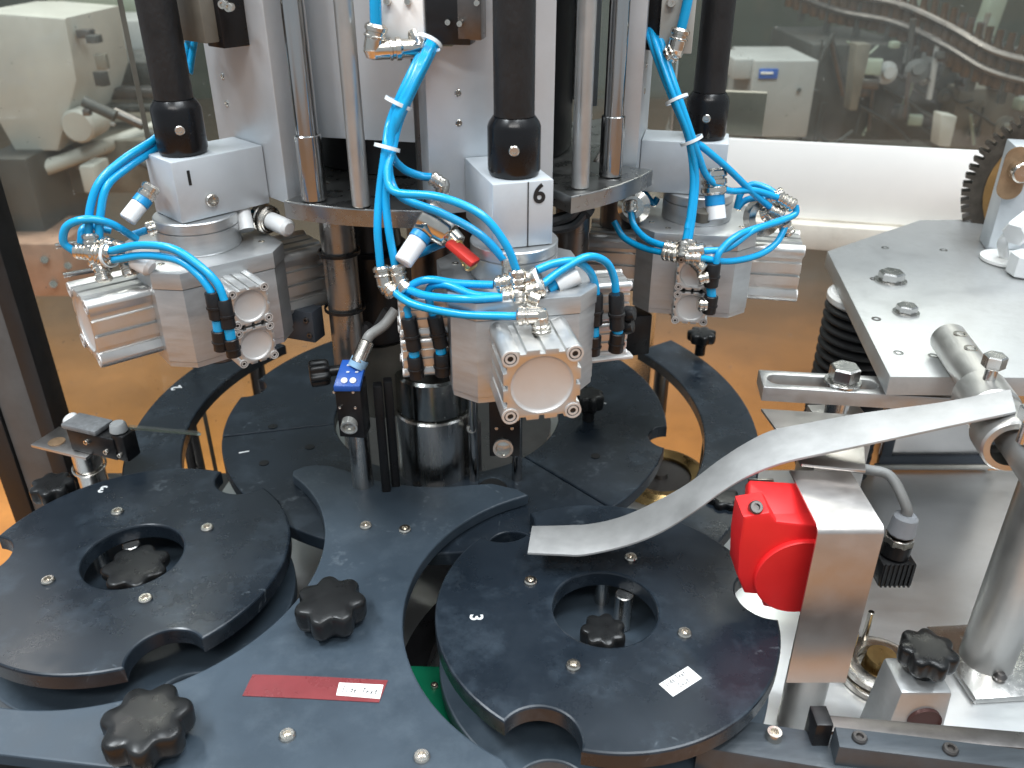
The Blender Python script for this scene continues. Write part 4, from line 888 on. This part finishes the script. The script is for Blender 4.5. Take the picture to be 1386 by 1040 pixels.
for dx, wd, m in ((-.011, .022, FRAMEB), (-.046, .044, FRAMEG), (-.085, .030, FRAMEB)):
    MB().box((e.x + dx, e.y + .02 + (.004 if m is FRAMEG else 0), .1), (wd, .045, 1.9)).build('profile', m, fp, bev=.001)

# ------------------------------------------------------------------ enclosure at the back
P0 = at(1005, 188, y=1.62); P1 = at(1340, 205, z=P0.z); wd_ = (P1 - P0).normalized(); wn = Vector((-wd_.y, wd_.x, 0))
def onwall(px, py, off=0):
    d = at(px, py, y=1) - Vector((0, 0, CAM_H)); o = Vector((0, 0, CAM_H)); t_ = (P0 + wn * off - o).dot(wn) / d.dot(wn); return o + d * t_
def wallbox(u0, u1, z0, z1, off, th, nm, m, par, bev=.001):
    c = P0 + wd_ * ((u0 + u1) / 2) + wn * off; return MB().box((c.x, c.y, (z0 + z1) / 2), (u1 - u0, th, z1 - z0), math.atan2(wd_.y, wd_.x)).build(nm, m, par, bev=bev)
zl = onwall(1120, 305).z; zlb = onwall(1080, 322).z
en = thing('guard_panel', (P0.x, P0.y, zl), 'glossy white guard panel with a cream ledge behind the gripper head', 'panel')
wallbox(-.12, 1.6, zl + .012, P0.z, 0, .01, 'white_sheet', PANW, en)
wallbox(-.12, 1.6, zlb - .01, zl + .008, -.012, .045, 'ledge', PANB, en)
wallbox(-.05, .035, P0.z + .001, onwall(1010, 128).z, .03, .02, 'corner_post', PANB, en)
gp = thing('guard_window', (P0.x, P0.y, P0.z), 'tall dusty clear window above the white panel', 'window')
wallbox(-.13, 1.6, P0.z - .02, 1.3, .012, .005, 'pane', PANE, gp)
gp = thing('guard_window', (P0.x, P0.y, zl), 'low clear guard pane below the cream ledge', 'window')
wallbox(-.13, 1.6, -.75, zlb - .012, 0, .005, 'pane', PANE2, gp)
lw = thing('guard_window', (-.7, 1.3, 0), 'large dusty clear window beside the frame post', 'window')
a, b = Vector((e.x - .02, e.y + .07, 0)), P0 + wd_ * -.14; d = b - a
MB().box(((a.x + b.x) / 2, (a.y + b.y) / 2, .27), (d.length, .005, 2.0), math.atan2(d.y, d.x)).build('pane', PANE, lw)
mcol = (a + d * .17)
MB().box((mcol.x, mcol.y - .006, .27), (.006, .004, 2.0), math.atan2(d.y, d.x)).build('joint_strip', BROWNM, lw)
for zz in (.10, .06): MB().box((a.x + .09, a.y - .012, zz + .1), (.06, .006, .006), math.atan2(d.y, d.x)).build('handle', STEEL, lw, bev=.001)

# ------------------------------------------------------------------ hall behind the glass
def bgbox(name, x0, y0, x1, y1, Y, dep, m, label, cat, group=None, parts=None):
    a, b = at(x0, y0, y=Y), at(x1, y1, y=Y); cx = (a.x + b.x) / 2; zb_, zt_ = min(a.z, b.z), max(a.z, b.z)
    t = thing(name, (cx, Y + dep / 2, zb_), label, cat, group)
    MB().box((cx, Y + dep / 2, (zb_ + zt_) / 2), (abs(b.x - a.x), dep, zt_ - zb_)).build('housing', m, t, bev=.006)
    return t
cab = bgbox('control_cabinet', 1022, 82, 1092, 186, 2.6, .3, GREYP, 'grey control cabinet with a blue nameplate beyond the glass', 'cabinet')
MB().box(at(1040, 100, y=2.595), (.055, .006, .028)).build('nameplate', BLUEF, cab, bev=.002)
MB().box(at(1038, 99, y=2.590), (.036, .004, .006)).build('nameplate_line', WHT, cab)
MB().cyl(at(1082, 122, y=2.6), at(1082, 122, y=2.59), .006).build('lock', DARKM, cab)
for k, px in enumerate((1026, 1088)): MB().box(at(px, 200, y=2.7), (.03, .03, .35)).build('leg', DARKM, cab)
bgbox('junction_box', 994, 80, 1019, 108, 2.62, .2, GREYP, 'small plain grey box beside the control cabinet', 'box')
bgbox('filler_machine', 1100, 60, 1200, 190, 3.0, .5, DARKM, 'dark machine block right of the grey control cabinet', 'machine')
bgbox('filler_machine', 1205, 85, 1290, 190, 3.1, .5, DARKM, 'dark machine block under the conveyor slope', 'machine')
bgbox('filler_machine', 1300, 120, 1400, 210, 3.0, .5, BROWNM, 'brown machine block at the foot of the conveyor', 'machine')
rnd = random.Random(3)
for k in range(70):
    px, py = rnd.uniform(1100, 1390), rnd.uniform(50, 185); Y = rnd.uniform(2.90, 3.02); s = rnd.uniform(.012, .05)
    m = rnd.choice([DARKM, DARKM, BROWNM, GREYP, GREENP, DARKST, DARKM])
    cn_ = {DARKM: 'black', BROWNM: 'brown', GREYP: 'grey', GREENP: 'grey-green', DARKST: 'dark steel'}[m]
    wh = 'close above the white panel' if py > 130 else ('below the curved conveyor' if px > 1220 else 'beside the grey cabinet')
    kd = k % 4; nm_ = ('bracket', 'pipe', 'flange', 'bent rod')[kd]
    t = thing('machine_part', at(px, py, y=Y), '%s machine %s %s beyond the glass' % (cn_, nm_, wh), 'machine part', '%s machine %ss %s' % (cn_, nm_, wh))
    p = at(px, py, y=Y)
    if kd == 0: MB().box(p, (s * rnd.uniform(.5, 1.5), s, s * rnd.uniform(.3, 1.2)), rnd.uniform(-.5, .5)).build('bracket', m, t, bev=.004)
    elif kd == 1: MB().cyl(p - Vector((s * rnd.uniform(-1, 1), 0, s * 2)), p + Vector((s * rnd.uniform(-1, 1), 0, s * 2)), s * .22, n=14).build('pipe', m, t)
    elif kd == 2: MB().lathe([(0, 0), (s * .8, 0), (s * .8, s * .2), (s * .4, s * .3), (s * .4, s * .8), (0, s * .8)], p, (rnd.uniform(-.6, .6), -1, rnd.uniform(-.3, .5)), 18).build('flange', m, t)
    else: MB().tube(spline([p + Vector((-s * 2, 0, s)), p, p + Vector((s, 0, -s * .6)), p + Vector((s * 2.5, .02, s * rnd.uniform(-2, 1)))]), s * .14, 8).build('rod', m, t)
# sloping conveyor with bottles
cvp = spline([at(*p, y=Y) for *p, Y in ((1080, -5, 3.4), (1140, 16, 3.2), (1210, 30, 3.05), (1280, 62, 2.9), (1340, 96, 2.75), (1420, 118, 2.6))], 10)
cvy = thing('bottle_conveyor', cvp[0], 'curved overhead bottle conveyor rail beyond the glass', 'conveyor')
for dz_ in (0, .055): MB().tube([p + Vector((0, 0, dz_)) for p in cvp], .011, 8).build('guide_tube', DARKST, cvy)
for i in range(2, len(cvp), 6): MB().box(cvp[i] + Vector((0, .03, -.02)), (.02, .02, .12)).build('bracket', DARKM, cvy)
for i in range(0, len(cvp) - 1, 2):
    p = cvp[i] + Vector((0, .06, -.04)); tag(MB().lathe([(0, 0), (.026, 0), (.028, .01), (.028, .09), (.011, .125), (.011, .16), (0, .16)], p, n=12).build('bottle', AMBER), 'dark bottle riding on the curved conveyor beyond the glass', 'bottle', 'bottles on the conveyor')
for nm, q, m, lb_ in (('hall_column', [(1222, -20), (1228, 60), (1252, 60), (1258, -20)], GREENP, 'pale green upright column behind the conveyor'), ('hall_column', [(1345, -10), (1315, 78), (1335, 82), (1368, -10)], GREENP, 'pale green slanting column above the conveyor slope'), ('hall_strut', [(1275, 155), (1270, 198), (1286, 200), (1296, 158)], BEIGEP, 'pale slanting machine leg near the white panel'), ('hall_strut', [(1160, 60), (1150, 150), (1160, 150), (1180, 60)], BROWNM, 'brown slanting arm on the dark machinery')):
    Yc = 3.3 if nm == 'hall_column' else 2.65
    v = [at(*p, y=Yc) for p in q]; tag(MB().hexa(v, [p + Vector((0, .06, 0)) for p in v]).build(nm, m, bev=.003), lb_, nm.split('_')[1])
# left hall
v = [(0, 18), (88, 25), (104, 110), (78, 205), (20, 205), (-40, 100), (-40, 18)]
Yb_ = 2.4; pts = [at(*p, y=Yb_) for p in v]
t = thing('machine_hood', at(40, 205, y=Yb_), 'pale beige angular machine hood beyond the left glass', 'hood')
MB().prism([(p.x, p.z) for p in pts], -.35, 0, bev=.008, M=Matrix.Translation((0, Yb_, 0)) @ Matrix(((1, 0, 0), (0, 0, -1), (0, 1, 0))).to_4x4()).build('shell', BEIGEP, t)
p = at(104, 172, y=2.38); MB().cyl(p, p + Vector((0, .12, 0)), .045, n=28, ch=.006).build('round_end', BEIGEP, t)
for nm, x0, y0, x1, y1, Y, dp, m, lb_, ct in (('machine_beam', 90, 28, 230, 84, 3.2, .3, GREYP, 'grey machine frame beam behind the beige hood', 'frame'), ('machine_cabinet', 100, 84, 215, 118, 2.9, .3, DARKM, 'dark machine body below the grey beam', 'frame'), ('roller_bar', 105, 120, 215, 136, 2.7, .06, DARKST, 'dark steel bar beside the round hood end', 'bar'), ('roller_bar', 110, 143, 215, 152, 2.66, .05, DARKM, 'thin black bar under the dark steel bar', 'bar'),
                                          ('low_machine', 70, 190, 215, 262, 2.5, .4, BROWNM, 'low brown machine body beyond the left glass', 'machine'), ('low_machine', -30, 215, 66, 330, 2.3, .3, DARKM, 'low dark machine body beyond the frame post', 'machine'), ('floor_box', 105, 225, 135, 262, 2.35, .1, BEIGEP, 'small beige box on the low brown machine', 'box'), ('floor_box', -20, 330, 100, 402, 2.2, .25, mat('pink_brown_panel', (.42, .27, .20), .3, .4), 'pinkish brown bolted panel beyond the left glass', 'panel'), ('roof_beam', 60, -10, 250, 24, 3.6, .2, GREENP, 'mossy green overhead beam beyond the left glass', 'beam')):
    t = bgbox(nm, x0, y0, x1, y1, Y, dp, m, lb_, ct)
    if 'bolted' in lb_:
        for px, py in ((60, 352), (72, 385), (92, 360), (100, 392)): MB().cyl(at(px, py, y=Y), at(px, py, y=Y - .012), .010, n=12).build('bolt', STEEL, t)
a, b = at(60, 228, y=2.4), at(216, 172, y=2.6)
tag(MB().tube([a, b], .022, 12).build('conveyor_beam', BEIGEP), 'slanting beige beam across the low brown machine', 'beam')
for k in range(14):
    px, py = rnd.uniform(95, 215), rnd.uniform(30, 260); Y = rnd.uniform(2.3, 2.5); s = rnd.uniform(.01, .04); p = at(px, py, y=Y)
    mm = rnd.choice([DARKM, GREYP, BROWNM, DARKST] if k % 3 else [DARKM, GREYP, DARKST]); cn_ = {DARKM: 'black', BROWNM: 'brown', GREYP: 'grey', DARKST: 'dark steel'}[mm]
    lb_ = 'small %s %s beyond the left glass, %s the slanting beige beam' % (cn_, 'bracket' if k % 3 else 'pipe', 'below' if py > 205 else 'above')
    t = thing('machine_fitting', p, lb_, 'fitting', lb_)
    if k % 3: MB().box(p, (s * rnd.uniform(.6, 2), s, s * rnd.uniform(.3, 1.6)), rnd.uniform(-.5, .5)).build('bracket', mm, t, bev=.002)
    else: MB().cyl(p, p + Vector((s * 2, 0, -s)), s * .4, n=12).build('pipe', mm, t)
